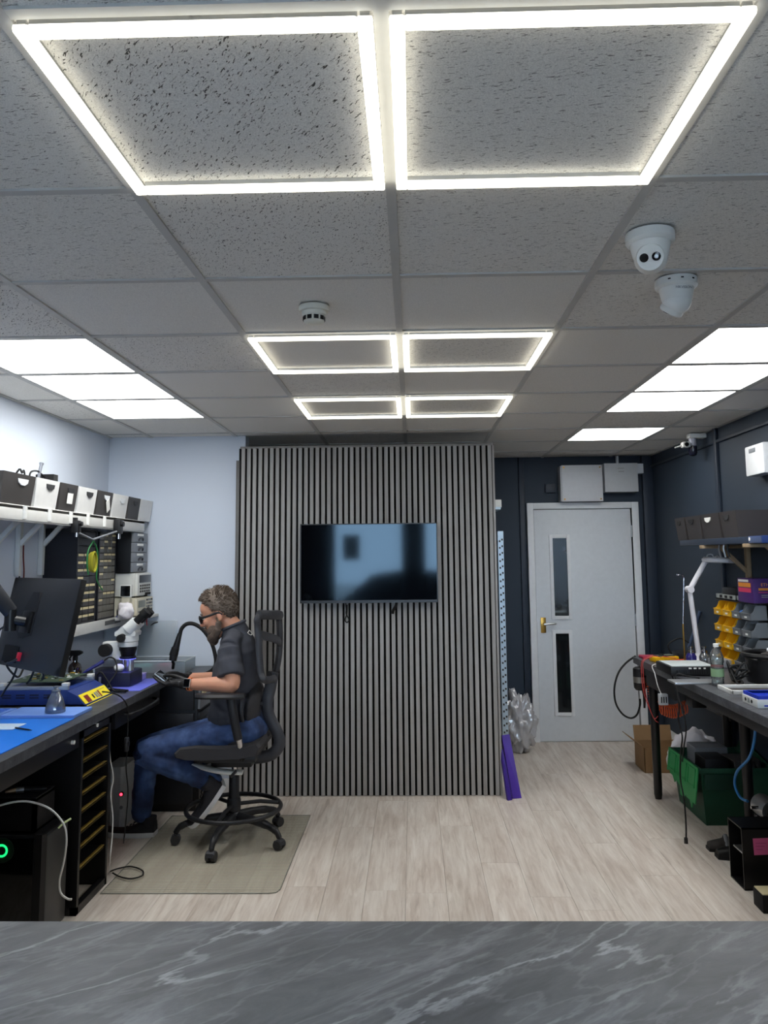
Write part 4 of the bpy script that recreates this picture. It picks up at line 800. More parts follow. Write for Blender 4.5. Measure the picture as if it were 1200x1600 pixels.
def storage_bin(name, lab, y0, y1, m, hole, note=None, xf=-1.775, xb=-2.07, zb=1.8325, h=.142, sgn=1, grp='storage bins on the white shelf'):
    yc = (y0+y1)/2; t = T(name, lab, 'storage bin', ((xf+xb)/2, yc, zb), grp); k = .012*sgn; th = .003*sgn
    def rect(e, z, wy): return [(xf-e*sgn if sgn > 0 else xf+e, y0+wy, z), (xf-e*sgn if sgn > 0 else xf+e, y1-wy, z), (xb+wy*sgn, y1-wy, z), (xb+wy*sgn, y0+wy, z)]
    out = [rect(.016, zb, .012), rect(.0, zb+h, .002), rect(.003, zb+h, .005), rect(.018, zb+.004, .015)]
    g = G(); b = 0
    for r in out: g.v += [Vector(q) for q in r]
    for a in range(3):
        for i in range(4): g.f.append((a*4+i, a*4+(i+1) % 4, (a+1)*4+(i+1) % 4, (a+1)*4+i))
    g.f += [(0, 1, 2, 3), (12, 13, 14, 15)]; g.obj('bin_shell', m, t, smooth=False)
    yh = y0+(y1-y0)*(.60); w = min(.05, (y1-y0)*.18); zt_ = zb+h-.022
    e = xf-.0015 if sgn > 0 else xf+.0015
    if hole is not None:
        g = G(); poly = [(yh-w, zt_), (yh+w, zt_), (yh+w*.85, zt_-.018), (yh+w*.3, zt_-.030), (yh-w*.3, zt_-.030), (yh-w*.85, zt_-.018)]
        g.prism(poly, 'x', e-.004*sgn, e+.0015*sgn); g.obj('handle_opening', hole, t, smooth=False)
    if note:
        g = G().mark().box(-.001, .001, -note[0], note[0], -note[1], note[1]); g.xf(TR(xf-.0025*sgn, yh+note[2], zb+note[3]) @ Matrix.Rotation(note[4], 4, 'X') @ Matrix.Rotation(math.radians(6.4)*sgn, 4, 'Y')); nb = g.obj('paper_tag', m_paper, t)
    return t
ub = [at(u, 800, x=-1.775).y for u in (20, 55, 93, 122, 152, 177, 201, 220, 240)]; ub[0] = 1.70
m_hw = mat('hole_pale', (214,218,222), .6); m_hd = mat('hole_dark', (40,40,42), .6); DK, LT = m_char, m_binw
defs = [(DK, m_hw, None, 'charcoal storage bin at the counter end of the white shelf'), (LT, m_hd, None, 'white storage bin next to the charcoal one at the counter end'), (DK, m_hd, (.032, .028, -.01, .066, 0), 'charcoal storage bin with a square white label'),
        (LT, m_hd, None, 'white storage bin between the two labelled charcoal bins'), (DK, m_hw, (.026, .036, .02, .062, .5), 'charcoal storage bin with a tilted white tag'), (LT, m_hw, None, 'white storage bin third from the far end of the shelf'),
        (DK, m_hd, None, 'charcoal storage bin second from the far end of the white shelf'), (LT, None, None, 'pale storage bin at the far end of the white shelf')]
for i, (m, hm, nt_, lab) in enumerate(defs):
    storage_bin('storage_bin', lab, ub[i]+.004, ub[i+1]-.004 if i < 7 else 3.735, m, hm, nt_)
o = [o for o in bpy.data.objects if o.get('label', '').startswith('pale storage bin')][0]; o.location.z += .0
# things sticking out of the bins
q0, q1 = at(60, 747, x=-1.93), at(65, 724, x=-1.93); tag(G().tube([q0+Vector((0, 0, -.09)), q0, q0.lerp(q1, .85), q1], [.008, .008, .009, .013], 8).obj('metal_rod', mat('rod_grey', (120,124,132), .4, .4)), 'grey rod with a dark cap standing up out of a white bin', 'rod')
q = [at(u, v, x=-1.93) for u, v in ((45, 752), (48, 738), (58, 736), (66, 742), (72, 748))]; tag(G().tube(crom(q, 5), .005, 6).obj('bin_cable', m_rubber), 'black cable arching out of the bins', 'cable')
q = at(83, 745, x=-1.93); tag(G().box(q.x-.05, q.x+.05, max(ub[2]+.025, q.y-.10), min(q.y, ub[3]-.025), 1.838, q.z+.004, .003).obj('dark_box', m_ink), 'flat dark box sticking up from the second bin', 'box')
q = at(33, 737, x=-1.93); tag(G().tube(crom([q+Vector((-.03, -.03, -.05)), q+Vector((0, -.02, .01)), q+Vector((0, .01, -.005)), q+Vector((0, .03, .008)), q+Vector((0, .05, -.06))], 4), .005, 6).obj('bin_cable', m_rubber), 'small black knot of cable on the first bin', 'cable')
# ---- helping hands hanging under the shelf: two clamps, wires, yellow ring
cA, cB, cC = at(119, 822, x=-1.762), at(185, 822, x=-1.762), at(145, 843, x=-1.762)
t = T('clamp_arms', 'pair of black clamps on thin arms hanging below the white shelf', 'clamp', cC)
for c in (cA, cB):
    s = 1.0 if c is cA else 1.35; k = G().box(c.x-.02, c.x+.02, c.y-.022*s, c.y+.022*s, c.z-.035*s, c.z+.030*s, .006).obj('clamp_body', m_black, t); G().cyl((c.x+.02, c.y, c.z+.012), (c.x+.034, c.y, c.z+.012), .012*s, n=12).obj('clamp_knob', m_blackm, k)
    G().cyl((c.x, c.y+.01, c.z-.035*s), (c.x, c.y+.01, c.z-.058*s), .008*s, n=10).obj('chrome_tip', m_chrome, k)
    G().box(c.x-.022, c.x+.004, c.y-.012, c.y+.012, c.z+.02*s, 1.80, .002).obj('hanger', m_black, k)
    G().tube([c+Vector((0, 0, -.03)), cC], .006, 8).obj('arm', m_grey, t)
for k, pts in enumerate((((146, 845), (138, 860), (136, 880), (138, 898)), ((146, 845), (152, 860), (152, 885), (151, 905), (160, 922)))):
    tag(G().tube(crom([at(u, v, x=-1.77) for u, v in pts], 6), .004, 6).obj('green_wire', m_green), ['green wire on the window side of the yellow coil', 'longer green wire reaching down to the smoky drawers'][k].replace('on the window side of', 'running down beside'), 'wire')
c = at(145, 878, x=-1.775); g = G()
for k in range(4): g.tube([(c.x+.006*k-.01, c.y+(.030+.002*k)*math.cos(a), c.z+(.050+.002*k)*math.sin(a)) for a in [i*math.pi/14 for i in range(28)]], .006, 6, closed=True)
g.ell((c.x, c.y, c.z), (.008, .030, .048), 18, 10); tag(g.obj('yellow_coil', mat('yellow_green_wire', (150,146,36), .5)), 'yellow coil of wire hanging from the clamp arms', 'wire coil')
for k, (u, mm) in enumerate(((31, m_rubber), (37, mat('dark_red_wire', (110,36,36), .5)))):
    pts = [at(u+dx, v, x=XL+.012) for dx, v in ((0, 838), (-4, 860), (-2, 880), (0, 895), (-3, 915), (-5, 930))] if k == 0 else [at(u+dx, v, x=XL+.012) for dx, v in ((0, 845), (-.5, 870), (.5, 890), (0, 905))]
    tag(G().tube(crom(pts, 5), .004, 6).obj('wall_wire', mm), ['loose black wire down the white wall behind the monitor', 'dark red wire straight down the white wall'][k], 'wire')
# ================================================================== clear floor mat
k = NT('ribbed_clear_mat'); out = k.t.nodes['Material Output']; k.t.nodes.remove(k.p)
tc = k.n('TexCoord'); wv = k.n('TexWave', Scale=17.0, Distortion=0.0, _bands_direction='Y'); k.l(tc.outputs['Object'], wv.inputs['Vector'])
bu = k.n('Bump', Strength=.6, Distance=.002); k.l(wv.outputs['Fac'], bu.inputs['Height'])
tr = k.n('BsdfTransparent'); tr.inputs[0].default_value = rgb((247,247,241)); di = k.n('BsdfDiffuse'); di.inputs[0].default_value = rgb((186,186,176)); gl = k.n('BsdfGlossy'); gl.inputs['Roughness'].default_value = .3
k.l(bu.outputs[0], gl.inputs['Normal']); k.l(bu.outputs[0], di.inputs['Normal'])
mr = k.n('MapRange'); mr.inputs[3].default_value = .06; mr.inputs[4].default_value = .42; k.l(wv.outputs['Fac'], mr.inputs[0])
a = k.n('MixShader'); k.l(mr.outputs[0], a.inputs[0]); k.l(tr.outputs[0], a.inputs[1]); k.l(di.outputs[0], a.inputs[2])
b = k.n('MixShader'); b.inputs[0].default_value = .07; k.l(a.outputs[0], b.inputs[1]); k.l(gl.outputs[0], b.inputs[2]); k.l(b.outputs[0], out.inputs[0]); m_fmat = k.m
poly = [(-1.46, 2.165), (-.66, 2.165), (-.625, 2.175), (-.612, 2.21), (-.606, 3.285), (-1.46, 3.285)]
t = T('floor_mat', 'clear ribbed plastic mat under the black chair', 'mat', (-1.03, 2.7, 0))
G().add([(q[0], q[1], .003) for q in poly], [tuple(range(len(poly)))]).obj('mat_sheet', m_fmat, t, smooth=False)
g = G(); g.tube([(q[0], q[1], .003) for q in poly], .0022, 5, closed=True); g.obj('mat_edge', mat('mat_edge_grey', (120,122,116), .4), t)
# ================================================================== chair
m_ch = mat('chair_black', (34,35,39), .42); m_seat = mat('chair_mesh_fabric', (56,55,58), .85, bump=(600, .4)); m_frm = mat('chair_frame_grey', (56,57,62), .48)
CX, CY = -.985, 2.865
t = T('office_chair', 'black ergonomic drafting chair with a foot ring', 'chair', (CX, CY, 0)); CH = t
for k, (u, v) in enumerate(((327, 1350), (441, 1329), (272, 1320), (438, 1290), (376, 1262))):
    e = at(u, v, z=0); d = Vector((e.x-CX, e.y-CY, 0)); d = d.normalized()*.315; E_ = Vector((CX, CY, 0))+d; nrm = d.normalized(); side = Vector((-nrm.y, nrm.x, 0))
    lg = G().tube(crom([Vector((CX, CY, .135))+nrm*.03, Vector((CX, CY, .130))+nrm*.12, Vector((CX, CY, .118))+nrm*.22, Vector((CX, CY, .095))+nrm*.29, Vector((CX, CY, .062))+nrm*.316], 4), [.024]*5+[.022]*4+[.019]*4+[.015]*4, 10).obj('base_leg', m_ch, t)
    cs = G().cyl((E_.x, E_.y, .03), (E_.x, E_.y, .068), .010, n=10).obj('caster', m_frm, t)
    for s in (-1, 1): G().cyl(E_+Vector((0, 0, .029))+side*s*.006, E_+Vector((0, 0, .029))+side*s*.026, .027, .025, 18).obj('wheel', mat('wheel_grey', (52,52,54), .6), cs)
    g = G().mark().prism([(-.028, .03), (-.022, .048), (0, .060), (.022, .048), (.028, .03)], 'y', -.020, .020); g.xf(TR(*E_) @ RZ(math.atan2(nrm.y, nrm.x))); g.obj('caster_hood', m_frm, cs)
G().lathe([(.042, .10), (.044, .125), (.042, .15), (.034, .16)], (CX, CY, 0), 20).obj('hub', m_ch, t)
G().lathe([(.030, .15), (.029, .36), (.024, .37)], (CX, CY, 0), 18).obj('outer_column', m_ch, t); G().lathe([(.015, .36), (.015, .43)], (CX, CY, 0), 14).obj('gas_lift', m_chrome, t)
rz = .178; rr = .262
fr = G().tube([(CX+rr*math.cos(a), CY+rr*math.sin(a), rz) for a in [i*math.pi/20 for i in range(40)]], .0125, 10, closed=True).obj('foot_ring', m_ch, t)
for a in (.35, 2.4, 4.6): G().tube([(CX+.03*math.cos(a), CY+.03*math.sin(a), rz+.02), (CX+.15*math.cos(a), CY+.15*math.sin(a), rz+.02), (CX+rr*math.cos(a), CY+rr*math.sin(a), rz)], .011, 8).obj('ring_spoke', m_ch, fr)
G().lathe([(.038, .165), (.040, .21), (.036, .235)], (CX, CY, 0), 18).obj('ring_clamp', m_ch, t)
# seat
prof = [(-1.255, .478), (-1.262, .500), (-1.235, .527), (-1.15, .536), (-1.0, .530), (-.86, .540), (-.805, .555), (-.79, .535), (-.81, .485), (-.9, .468), (-1.1, .462), (-1.2, .464)]
g = G(); cxx, czz = -1.02, .50; rings = []; prof = [(x, z+.03) for x, z in prof]; czz += .03
for y, s in ((2.615, .86), (2.622, .95), (2.64, .99), (2.70, 1), (3.03, 1), (3.09, .99), (3.108, .95), (3.115, .86)): rings.append([(cxx+(x-cxx)*(1-(1-s)*.35), y, czz+(z-czz)*s) for x, z in prof])
g.ring_loft(rings); g.obj('seat', m_seat, t)
G().box(-1.17, -.83, 2.68, 3.05, .465, .500, .012).obj('seat_pan', m_ch, t)
G().box(-1.10, -.87, 2.78, 2.95, .415, .47, .012).obj('tilt_mechanism', m_ch, t)
G().tube(crom([(-1.17, 2.72, .455), (-1.10, 2.69, .438), (-1.0, 2.685, .420), (-.9, 2.69, .415)], 5), [.006]*4+[.011]*8+[.010]*4, 8, flat=.03).obj('under_seat_cover', m_whitep, t)
G().tube([(-.93, 2.66, .43), (-.95, 2.62, .41)], .008, 8).obj('lever', m_ch, t)
# backrest frame
nr = [at(u, v, y=2.655) for u, v in ((404, 964), (402.5, 978), (404.5, 1003), (405.5, 1030), (408, 1052), (413, 1062))]
frr = [at(u, v, y=3.085) for u, v in ((436, 963), (437, 985), (437, 1004), (435, 1030), (431, 1048), (427, 1056))]
loop = nr+[nr[-1].lerp(frr[-1], .3)+Vector((.028, 0, -.004)), nr[-1].lerp(frr[-1], .7)+Vector((.028, 0, -.002))]+frr[::-1]+[frr[0].lerp(nr[0], .3)+Vector((.036, 0, .016)), frr[0].lerp(nr[0], .7)+Vector((.036, 0, .018))]
bf = G().tube(crom(loop, 5, True), .021, 10, closed=True, flat=.017).obj('backrest_frame', m_frm, t)
def bar(a, b, r, bow=.02): 
    return crom([a, a.lerp(b, .25)+Vector((bow, 0, 0)), a.lerp(b, .5)+Vector((bow*1.3, 0, 0)), a.lerp(b, .75)+Vector((bow, 0, 0)), b], 5)
G().tube(bar(nr[0]+Vector((0, 0, .012)), frr[0]+Vector((0, 0, .004)), .02, .035), [.026]*21, 10, flat=.020).obj('headrest', m_frm, t)
G().tube(bar(at(406, 992, y=2.655), at(437, 1004, y=3.085), .02, .02), [.024]*21, 10, flat=.012).obj('cross_bar', m_frm, t)
A = crom(nr, 5); B = crom(frr, 5); g = G(); n = len(A); rows = []
for i in range(n): rows.append([A[i].lerp(B[i], s/6)+Vector((.02*math.sin(math.pi*s/6), 0, 0)) for s in range(7)])
g.add([q for r in rows for q in r], [(i*7+s, i*7+s+1, (i+1)*7+s+1, (i+1)*7+s) for i in range(n-1) for s in range(6)])
g.obj('back_mesh', see_mat('chair_net', (200,200,200), .16, (30,30,32), gloss=.02, rough=.6), t)
sp = [at(u, v, y=2.87) for u, v in ((427, 1050), (422, 1075), (417, 1100), (421, 1120), (432, 1142), (437, 1160), (428, 1176), (410, 1183), (388, 1184))]
G().tube(crom(sp, 5), [.016]*8+[.022]*33, 12, flat=.034, up=(0, 1, 0)).obj('spine', m_frm, t)
c = at(393, 1103, y=2.80); g = G(); g.ell((c.x, 2.86, c.z), (.040, .17, .125), 24, 14, Matrix.Rotation(.12, 3, 'Y')); g.obj('lumbar_pad', m_seat, t)
g = G(); g.tube([(c.x+.028*math.cos(a)*1.0-.006, 2.86+.175*math.cos(a), c.z+.128*math.sin(a)) for a in [i*math.pi/16 for i in range(32)]], .012, 8, closed=True); g.obj('lumbar_rim', m_frm, t)
G().tube([(c.x+.03, 2.86, c.z), (at(417, 1105, y=2.87).x, 2.87, c.z)], .016, 8).obj('lumbar_joint', m_ch, t)
for s, yy in ((0, 2.585), (1, 3.145)):
    dx = 0
    a0, a1 = at(306, 1088, y=2.585), at(382, 1084, y=2.585); z = a0.z-.002
    g = G(); pr_ = []
    for i in range(9):
        q = i/8; x = a0.x+(a1.x-a0.x)*q; w = .040*(1-abs(2*q-1)**6*.5); pr_.append([(x, yy-w, z), (x, yy-w*.8, z+.014), (x, yy, z+.019), (x, yy+w*.8, z+.014), (x, yy+w, z), (x, yy+w*.8, z-.010), (x, yy-w*.8, z-.010)])
    g.ring_loft(pr_); pad = g.obj('arm_pad', m_ch, t)
    p0, p1, p2, p3 = at(361, 1096, y=2.585), at(367, 1130, y=2.585), at(372, 1155, y=2.60), at(377, 1178, y=2.64)
    P = [Vector((p.x, p.y if s == 0 else 2*CY-p.y, p.z)) for p in (p0, p1, p2, p3)]
    po = G().tube([P[0]+Vector((0, 0, .012)), P[0], P[1], P[2]], [.026, .026, .024, .024], 12, flat=.020).obj('arm_post', m_ch, t)
    G().tube([P[2]+Vector((0, 0, .02)), P[3]], .018, 12, flat=.012).obj('chrome_slide', m_chrome, po)
    e = P[3]; G().tube(crom([e+Vector((0, 0, .01)), e+Vector((-.005, .04*(1 if s == 0 else -1), -.035)), e+Vector((-.02, .12*(1 if s == 0 else -1), -.05))], 4), .016, 8).obj('arm_bracket', m_ch, t)
# ================================================================== person
def organic(g, name, m, parent, vox=.006, it=6, fac=.5, label=None, disp=None):
    me = g.mesh('tmp'); o = bpy.data.objects.new('tmp_org', me); COL.objects.link(o)
    r = o.modifiers.new('r', 'REMESH'); r.mode = 'VOXEL'; r.voxel_size = vox
    if it: s = o.modifiers.new('s', 'SMOOTH'); s.iterations = it; s.factor = fac
    bpy.context.view_layer.update()
    m2 = bpy.data.meshes.new_from_object(o.evaluated_get(bpy.context.evaluated_depsgraph_get())); bpy.data.objects.remove(o); bpy.data.meshes.remove(me)
    if disp:
        nv = [q.normal.copy() for q in m2.vertices]
        for i, q in enumerate(m2.vertices): q.co += nv[i]*disp(q.co)
    org = ORG[parent.name]; m2.transform(Matrix.Translation(-org)); m2.materials.clear(); m2.materials.append(m); m2.name = name
    m2.polygons.foreach_set('use_smooth', [True]*len(m2.polygons))
    ob = bpy.data.objects.new(name, m2); COL.objects.link(ob); ob.parent = parent; ORG[ob.name] = org
    if label: ob['label'] = label
    return ob
PE = T('person', 'seated man in dark t-shirt, jeans and glasses working with black gloves', 'person', (-1.05, 2.87, .0))
m_skin = mat('skin', (208,150,122), .5, var=.10, vs=22); MATS['skin'].node_tree.nodes['Principled BSDF'].inputs['Subsurface Weight'].default_value = .08
m_shirt = mat('charcoal_tshirt', (60,62,70), .9, bump=(60, .25), var=.08); m_jean = None
k = NT('blue_denim'); tc = k.n('TexCoord'); n1 = k.n('TexNoise', Scale=9.0, Detail=3.0); k.l(tc.outputs['Object'], n1.inputs['Vector']); n2 = k.n('TexNoise', Scale=700.0, Detail=1.0); k.l(tc.outputs['Object'], n2.inputs['Vector'])
r = k.ramp(n1.outputs['Fac'], [(.35, (32,46,78)), (.55, (50,72,116)), (.75, (84,108,154))]); c = k.mix(.12, r.outputs[0], n2.outputs['Color'], 'OVERLAY'); k.l(c, k.p.inputs['Base Color']); k.p.inputs['Roughness'].default_value = .85; m_jean = k.m
HCn = Vector((-1.080, 2.865, 1.252)); HS = 1.03; HM = TR(*HCn) @ Matrix.Rotation(math.radians(-17), 4, 'Y') @ Matrix.Rotation(math.radians(3), 4, 'Z') @ Matrix.Scale(HS, 4)
def hl(*p): return HM @ Vector(p)
def joint(p, r): return (Vector(p), r)
def limb(g, chain, n=12, sub=5):
    P = [c[0] for c in chain]; R = [c[1] for c in chain]; pts = crom(P, sub); rad = []
    for i in range(len(R)-1): rad += [R[i]+(R[i+1]-R[i])*k/sub for k in range(sub)]
    rad.append(R[-1]); g.tube(pts, rad, n); g.ell(P[0], (R[0],)*3, 12, 8); g.ell(P[-1], (R[-1],)*3, 12, 8)
# body: head, neck, arms and the trunk under the clothes as one surface
shN, shF = Vector((-.985, 2.69, 1.055)), Vector((-.985, 3.04, 1.055))
elN, elF = at(362, 1070, y=2.62), Vector((-1.06, 3.10, .845)); wrN, wrF = at(294, 1069, y=2.675), at(293, 1059, y=2.965)
hipN, hipF = Vector((-.94, 2.77, .615)), Vector((-.94, 2.96, .615)); knN, knF = at(229, 1174, y=2.71), at(231, 1168, y=2.985); anN, anF = at(330, 1220, y=2.76), at(221, 1268, y=2.95)
g = G(); g.mark()
g.ell((.008, 0, .038), (.100, .077, .098), 28, 18); g.ell((-.036, 0, -.022), (.060, .060, .088), 24, 16); g.ell((-.040, 0, -.078), (.048, .050, .044), 20, 12)
g.ell((-.062, 0, .05), (.036, .058, .045), 20, 12)
g.ell((-.086, 0, .022), (.012, .048, .010), 16, 8)
g.tube([(-.086, 0, .018), (-.104, 0, -.006), (-.114, 0, -.028), (-.098, 0, -.038)], [.008, .0095, .0125, .010], 12); g.ell((-.104, .010, -.034), (.009, .008, .007), 10, 8); g.ell((-.104, -.010, -.034), (.009, .008, .007), 10, 8)
g.ell((-.092, 0, -.062), (.008, .022, .006), 14, 8); g.ell((-.090, 0, -.074), (.009, .020, .007), 14, 8)
for s in (-1, 1):
    g.ell((.010, s*.078, -.006), (.017, .007, .030), 14, 10, Matrix.Rotation(-.18, 3, 'Y')); g.ell((.006, s*.076, -.028), (.010, .007, .012), 10, 8); g.ell((-.072, s*.036, -.022), (.024, .018, .022), 12, 8)
g.tube([(.022, 0, -.02), (.040, 0, -.075), (.066, 0, -.135)], [.056, .056, .062], 16)
g.xf(HM)
limb(g, [(shN, .052), (shN.lerp(elN, .5), .050), (elN+Vector((.0, 0, .0)), .043), (elN.lerp(wrN, .25), .046), (elN.lerp(wrN, .7), .035), (wrN, .028), (wrN+(wrN-elN).normalized()*.03, .026)])
limb(g, [(shF, .052), (shF.lerp(elF, .5), .050), (elF, .043), (elF.lerp(wrF, .25), .046), (elF.lerp(wrF, .7), .035), (wrF, .028), (wrF+(wrF-elF).normalized()*.03, .026)])
TORSO = [(.56, -.965, .130, .17), (.68, -.985, .125, .160), (.80, -.985, .118, .158), (.95, -.978, .115, .170), (1.05, -.965, .095, .175), (1.10, -.965, .075, .13), (1.15, -.985, .06, .07)]
def torso(g, e):
    rows = []
    for z, cx, rx, ry in TORSO: rows.append([(cx+(rx+e)*math.copysign(abs(math.cos(a))**.9, math.cos(a)), 2.865+(ry+e)*math.copysign(abs(math.sin(a))**.85, math.sin(a)), z) for a in [i*math.pi/14 for i in range(28)]])
    g.ring_loft(rows)
torso(g, -.004)
limb(g, [(hipN, .06), (hipN.lerp(knN, .5), .05), (knN, .038), (knN.lerp(anN, .5), .034), (anN, .03)]); limb(g, [(hipF, .06), (hipF.lerp(knF, .5), .05), (knF, .038), (knF.lerp(anF, .5), .034), (anF, .03)])
organic(g, 'body', m_skin, PE, .0045, 5)
# t-shirt
g = G(); torso(g, .014)
for sh, el in ((shN, elN), (shF, elF)):
    d = (el-sh).normalized(); g.tube(crom([sh+Vector((.0, 0, .012))-d*.01, sh+d*.04, sh+d*.09, sh+d*.135], 4), [.066]*5+[.072]*4+[.074]*4, 16); g.ell(sh+Vector((.0, 0, .0)), (.066, .062, .058), 16, 10)
    yy = -1 if sh is shN else 1
    g.tube([Vector((-.975, 2.865+yy*.06, 1.135)), sh+Vector((0, 0, .02))], [.052, .060], 14)
g.ell((-.99, 2.865, .70), (.150, .185, .11), 20, 12); g.tube([(-.978, 2.865, 1.10), (-.988, 2.865, 1.15), (-1.000, 2.865, 1.184)], [.10, .080, .066], 20)
def folds(q):
    return .006*mnoise.noise(Vector((q.x*9, q.y*7, q.z*16)))+.004*mnoise.noise(Vector((q.x*24+q.z*20, q.y*14, q.z*22)))
ts = organic(g, 't_shirt', m_shirt, PE, .0055, 10, disp=folds)
cp = Vector((-1.000, 2.865, 1.188)); g = G(); g.tube([cp+Vector((.064*math.cos(a), .065*math.sin(a), .026*math.cos(a))) for a in [i*math.pi/14 for i in range(28)]], .009, 8, closed=True); g.obj('collar', m_shirt, ts)
# print on the shoulder blade
q = at(394, 989, y=2.70); M = frame((-.905, 2.685, 1.125), (.75, .62, -.25), (-.15, .25, .95))
def onback(u, v): return None
nx = Vector((.42, -.62, .66)).normalized(); ux = Vector((.80, .60, .05)); ux = (ux-nx*ux.dot(nx)).normalized(); uy = nx.cross(ux)
bc = Vector((-.915, 2.735, 1.115))
def cast(p, d):
    dg = bpy.context.evaluated_depsgraph_get(); inv = ts.matrix_world.inverted(); ok, loc, nn, _ = ts.ray_cast(p-ORG[PE.name], d); return (loc+ORG[PE.name], nn) if ok else (None, None)
bpy.context.view_layer.update()
def on_shirt(u, v):
    d = CF + CR*(u-PCX)/FPX - CU*(v-PCY)/FPX; p, nn = cast(CAM, d.normalized()); return p, nn
p, nn = on_shirt(390, 990)
if p is not None:
    e = Vector((.9, .35, -.35)); e = (e-nn*e.dot(nn)).normalized(); f2 = nn.cross(e); 
    text('D', .055, frame(p+nn*.004-e*.006, e, f2), m_paper, ts, name='shirt_print', shear=.3)
p, nn = on_shirt(398.5, 998)
if p is not None:
    e = Vector((.9, .35, -.45)); e = (e-nn*e.dot(nn)).normalized(); f2 = nn.cross(e); 
    for k in range(2):
        c0 = p+nn*.003-f2*(.008*k); g = G(); u, w2 = e*.016, f2*.0022; g.hexa([c0-u-w2, c0+u-w2, c0+u+w2, c0-u+w2]+[q+nn*.002 for q in (c0-u-w2, c0+u-w2, c0+u+w2, c0-u+w2)]); g.obj('shirt_print_line', m_grey, ts, smooth=False)
# jeans
g = G(); g.ell((-.945, 2.865, .612), (.150, .195, .098), 22, 12)
limb(g, [(hipN+Vector((.02, 0, 0)), .096), (hipN.lerp(knN, .5), .086), (knN, .064), (knN.lerp(anN, .10)+Vector((-.010, 0, -.012)), .070), (knN.lerp(anN, .5), .072), (anN, .060)], 14)
limb(g, [(hipF+Vector((.02, 0, 0)), .096), (hipF.lerp(knF, .5), .086), (knF, .066), (knF.lerp(anF, .15), .066), (knF.lerp(anF, .6), .062), (anF, .060)], 14)
def jf(q): return .005*mnoise.noise(Vector((q.x*22, q.y*10, q.z*22)))+.003*mnoise.noise(Vector((q.x*50, q.y*20, q.z*44)))
jn = organic(g, 'jeans', m_jean, PE, .006, 4, disp=jf)
# hair
m_hair = mat('brown_grey_hair', (112,100,90), .8, var=.5, vs=150, bump=(260, .8)); m_hair2 = mat('dark_brown_hair', (74,60,48), .7, var=.4, vs=120); m_beard = mat('grey_brown_beard', (92,78,68), .75, var=.4, vs=160, bump=(260, .7))
g = G(); g2 = G(); g2.ell((.008, 0, .038), (.100, .077, .098), 64, 44); keep = []
def hairline(x, y): 
    if x < -.06: return .088
    if x < -.02: return .088-(x+.06)*1.55
    if x < .02: return .026-(x+.02)*.4
    return .010-(x-.02)*1.7
for f_ in g2.f:
    if all(g2.v[i].z > hairline(g2.v[i].x, g2.v[i].y) for i in f_): keep.append(f_)
vs = []
for q in g2.v:
    c = Vector((.008, 0, .038)); d = q-c; edge = max(0, min(1, (q.z-hairline(q.x, q.y))/.03)); lift = .0025+.005*edge+.0045*edge*mnoise.noise(Vector((q.x*60, q.y*110, q.z*110)))+.009*edge*max(0, min(1, (q.z-.07)/.05))*(1 if q.x < .03 else max(0, 1-(q.x-.03)*18))+.008*edge*max(0, 1-abs(q.x+.055)/.05); vs.append(HM @ (q+d.normalized()*lift))
used = sorted({i for f_ in keep for i in f_}); ix = {j: i for i, j in enumerate(used)}
g.add([vs[j] for j in used], [tuple(ix[i] for i in f_) for f_ in keep]); 
hr = g.obj('hair', m_hair, PE, ang=80); g = G()
random.seed(21); cnt = 0
while cnt < 900:
    th, ph_ = random.uniform(0, 6.283), math.acos(random.uniform(-.9, 1)); n_ = Vector((math.sin(ph_)*math.cos(th), math.sin(ph_)*math.sin(th), math.cos(ph_))); q = Vector((.008+.100*n_.x, .077*n_.y, .038+.098*n_.z))
    if q.z < hairline(q.x, q.y)+.004: continue
    cnt += 1; out_ = Vector((n_.x/.1, n_.y/.077, n_.z/.098)).normalized(); top = max(0, min(1, (q.z-.05)/.06)); flow = Vector((-.55 if q.x < 0 else .5, random.uniform(-.5, .5), -.5+1.2*top if q.x > 0 else .25)); flow = (flow-out_*flow.dot(out_)).normalized()
    ln = random.uniform(.010, .018)*(.7+.7*top); p0_ = q+out_*.001; p1_ = p0_+flow*ln*.5+out_*(.004+.005*top); p2_ = p0_+flow*ln+out_*(.003+.009*top*random.random())
    p0_ += out_*(.006+.006*top); p1_ += out_*(.007+.009*top); p2_ += out_*(.006+.012*top); g.tube([HM @ p0_, HM @ p1_, HM @ p2_], [.0020, .0017, .0005], 4)
hs_ = g.obj('hair_strands', m_hair2, hr, ang=80); hs_['kind'] = 'stuff'
# beard and moustache
g = G(); g.mark()
for s in (-1, 1):
    g.tube(crom([(-.008, s*.070, -.012), (-.006, s*.069, -.04), (-.022, s*.064, -.074), (-.050, s*.050, -.102), (-.078, s*.022, -.116)], 4), [.009]*4+[.017]*4+[.024]*4+[.028]*5, 10)
    g.tube(crom([(-.100, s*.004, -.050), (-.098, s*.018, -.054), (-.086, s*.030, -.068), (-.078, s*.034, -.088)], 4), [.0075]*6+[.009]*7, 8)
    g.tube([(-.035, s*.056, -.060), (-.066, s*.042, -.078)], [.014, .016], 8)
[g.ell((-.048, s*.046, -.078), (.036, .022, .036), 12, 10) for s in (-1, 1)]; g.ell((-.070, 0, -.112), (.034, .034, .034), 16, 12); g.ell((-.074, 0, -.134), (.026, .026, .022), 14, 10); g.xf(HM)
organic(g, 'beard', m_beard, PE, .0035, 3, disp=lambda q: .0022*mnoise.noise(q*130))
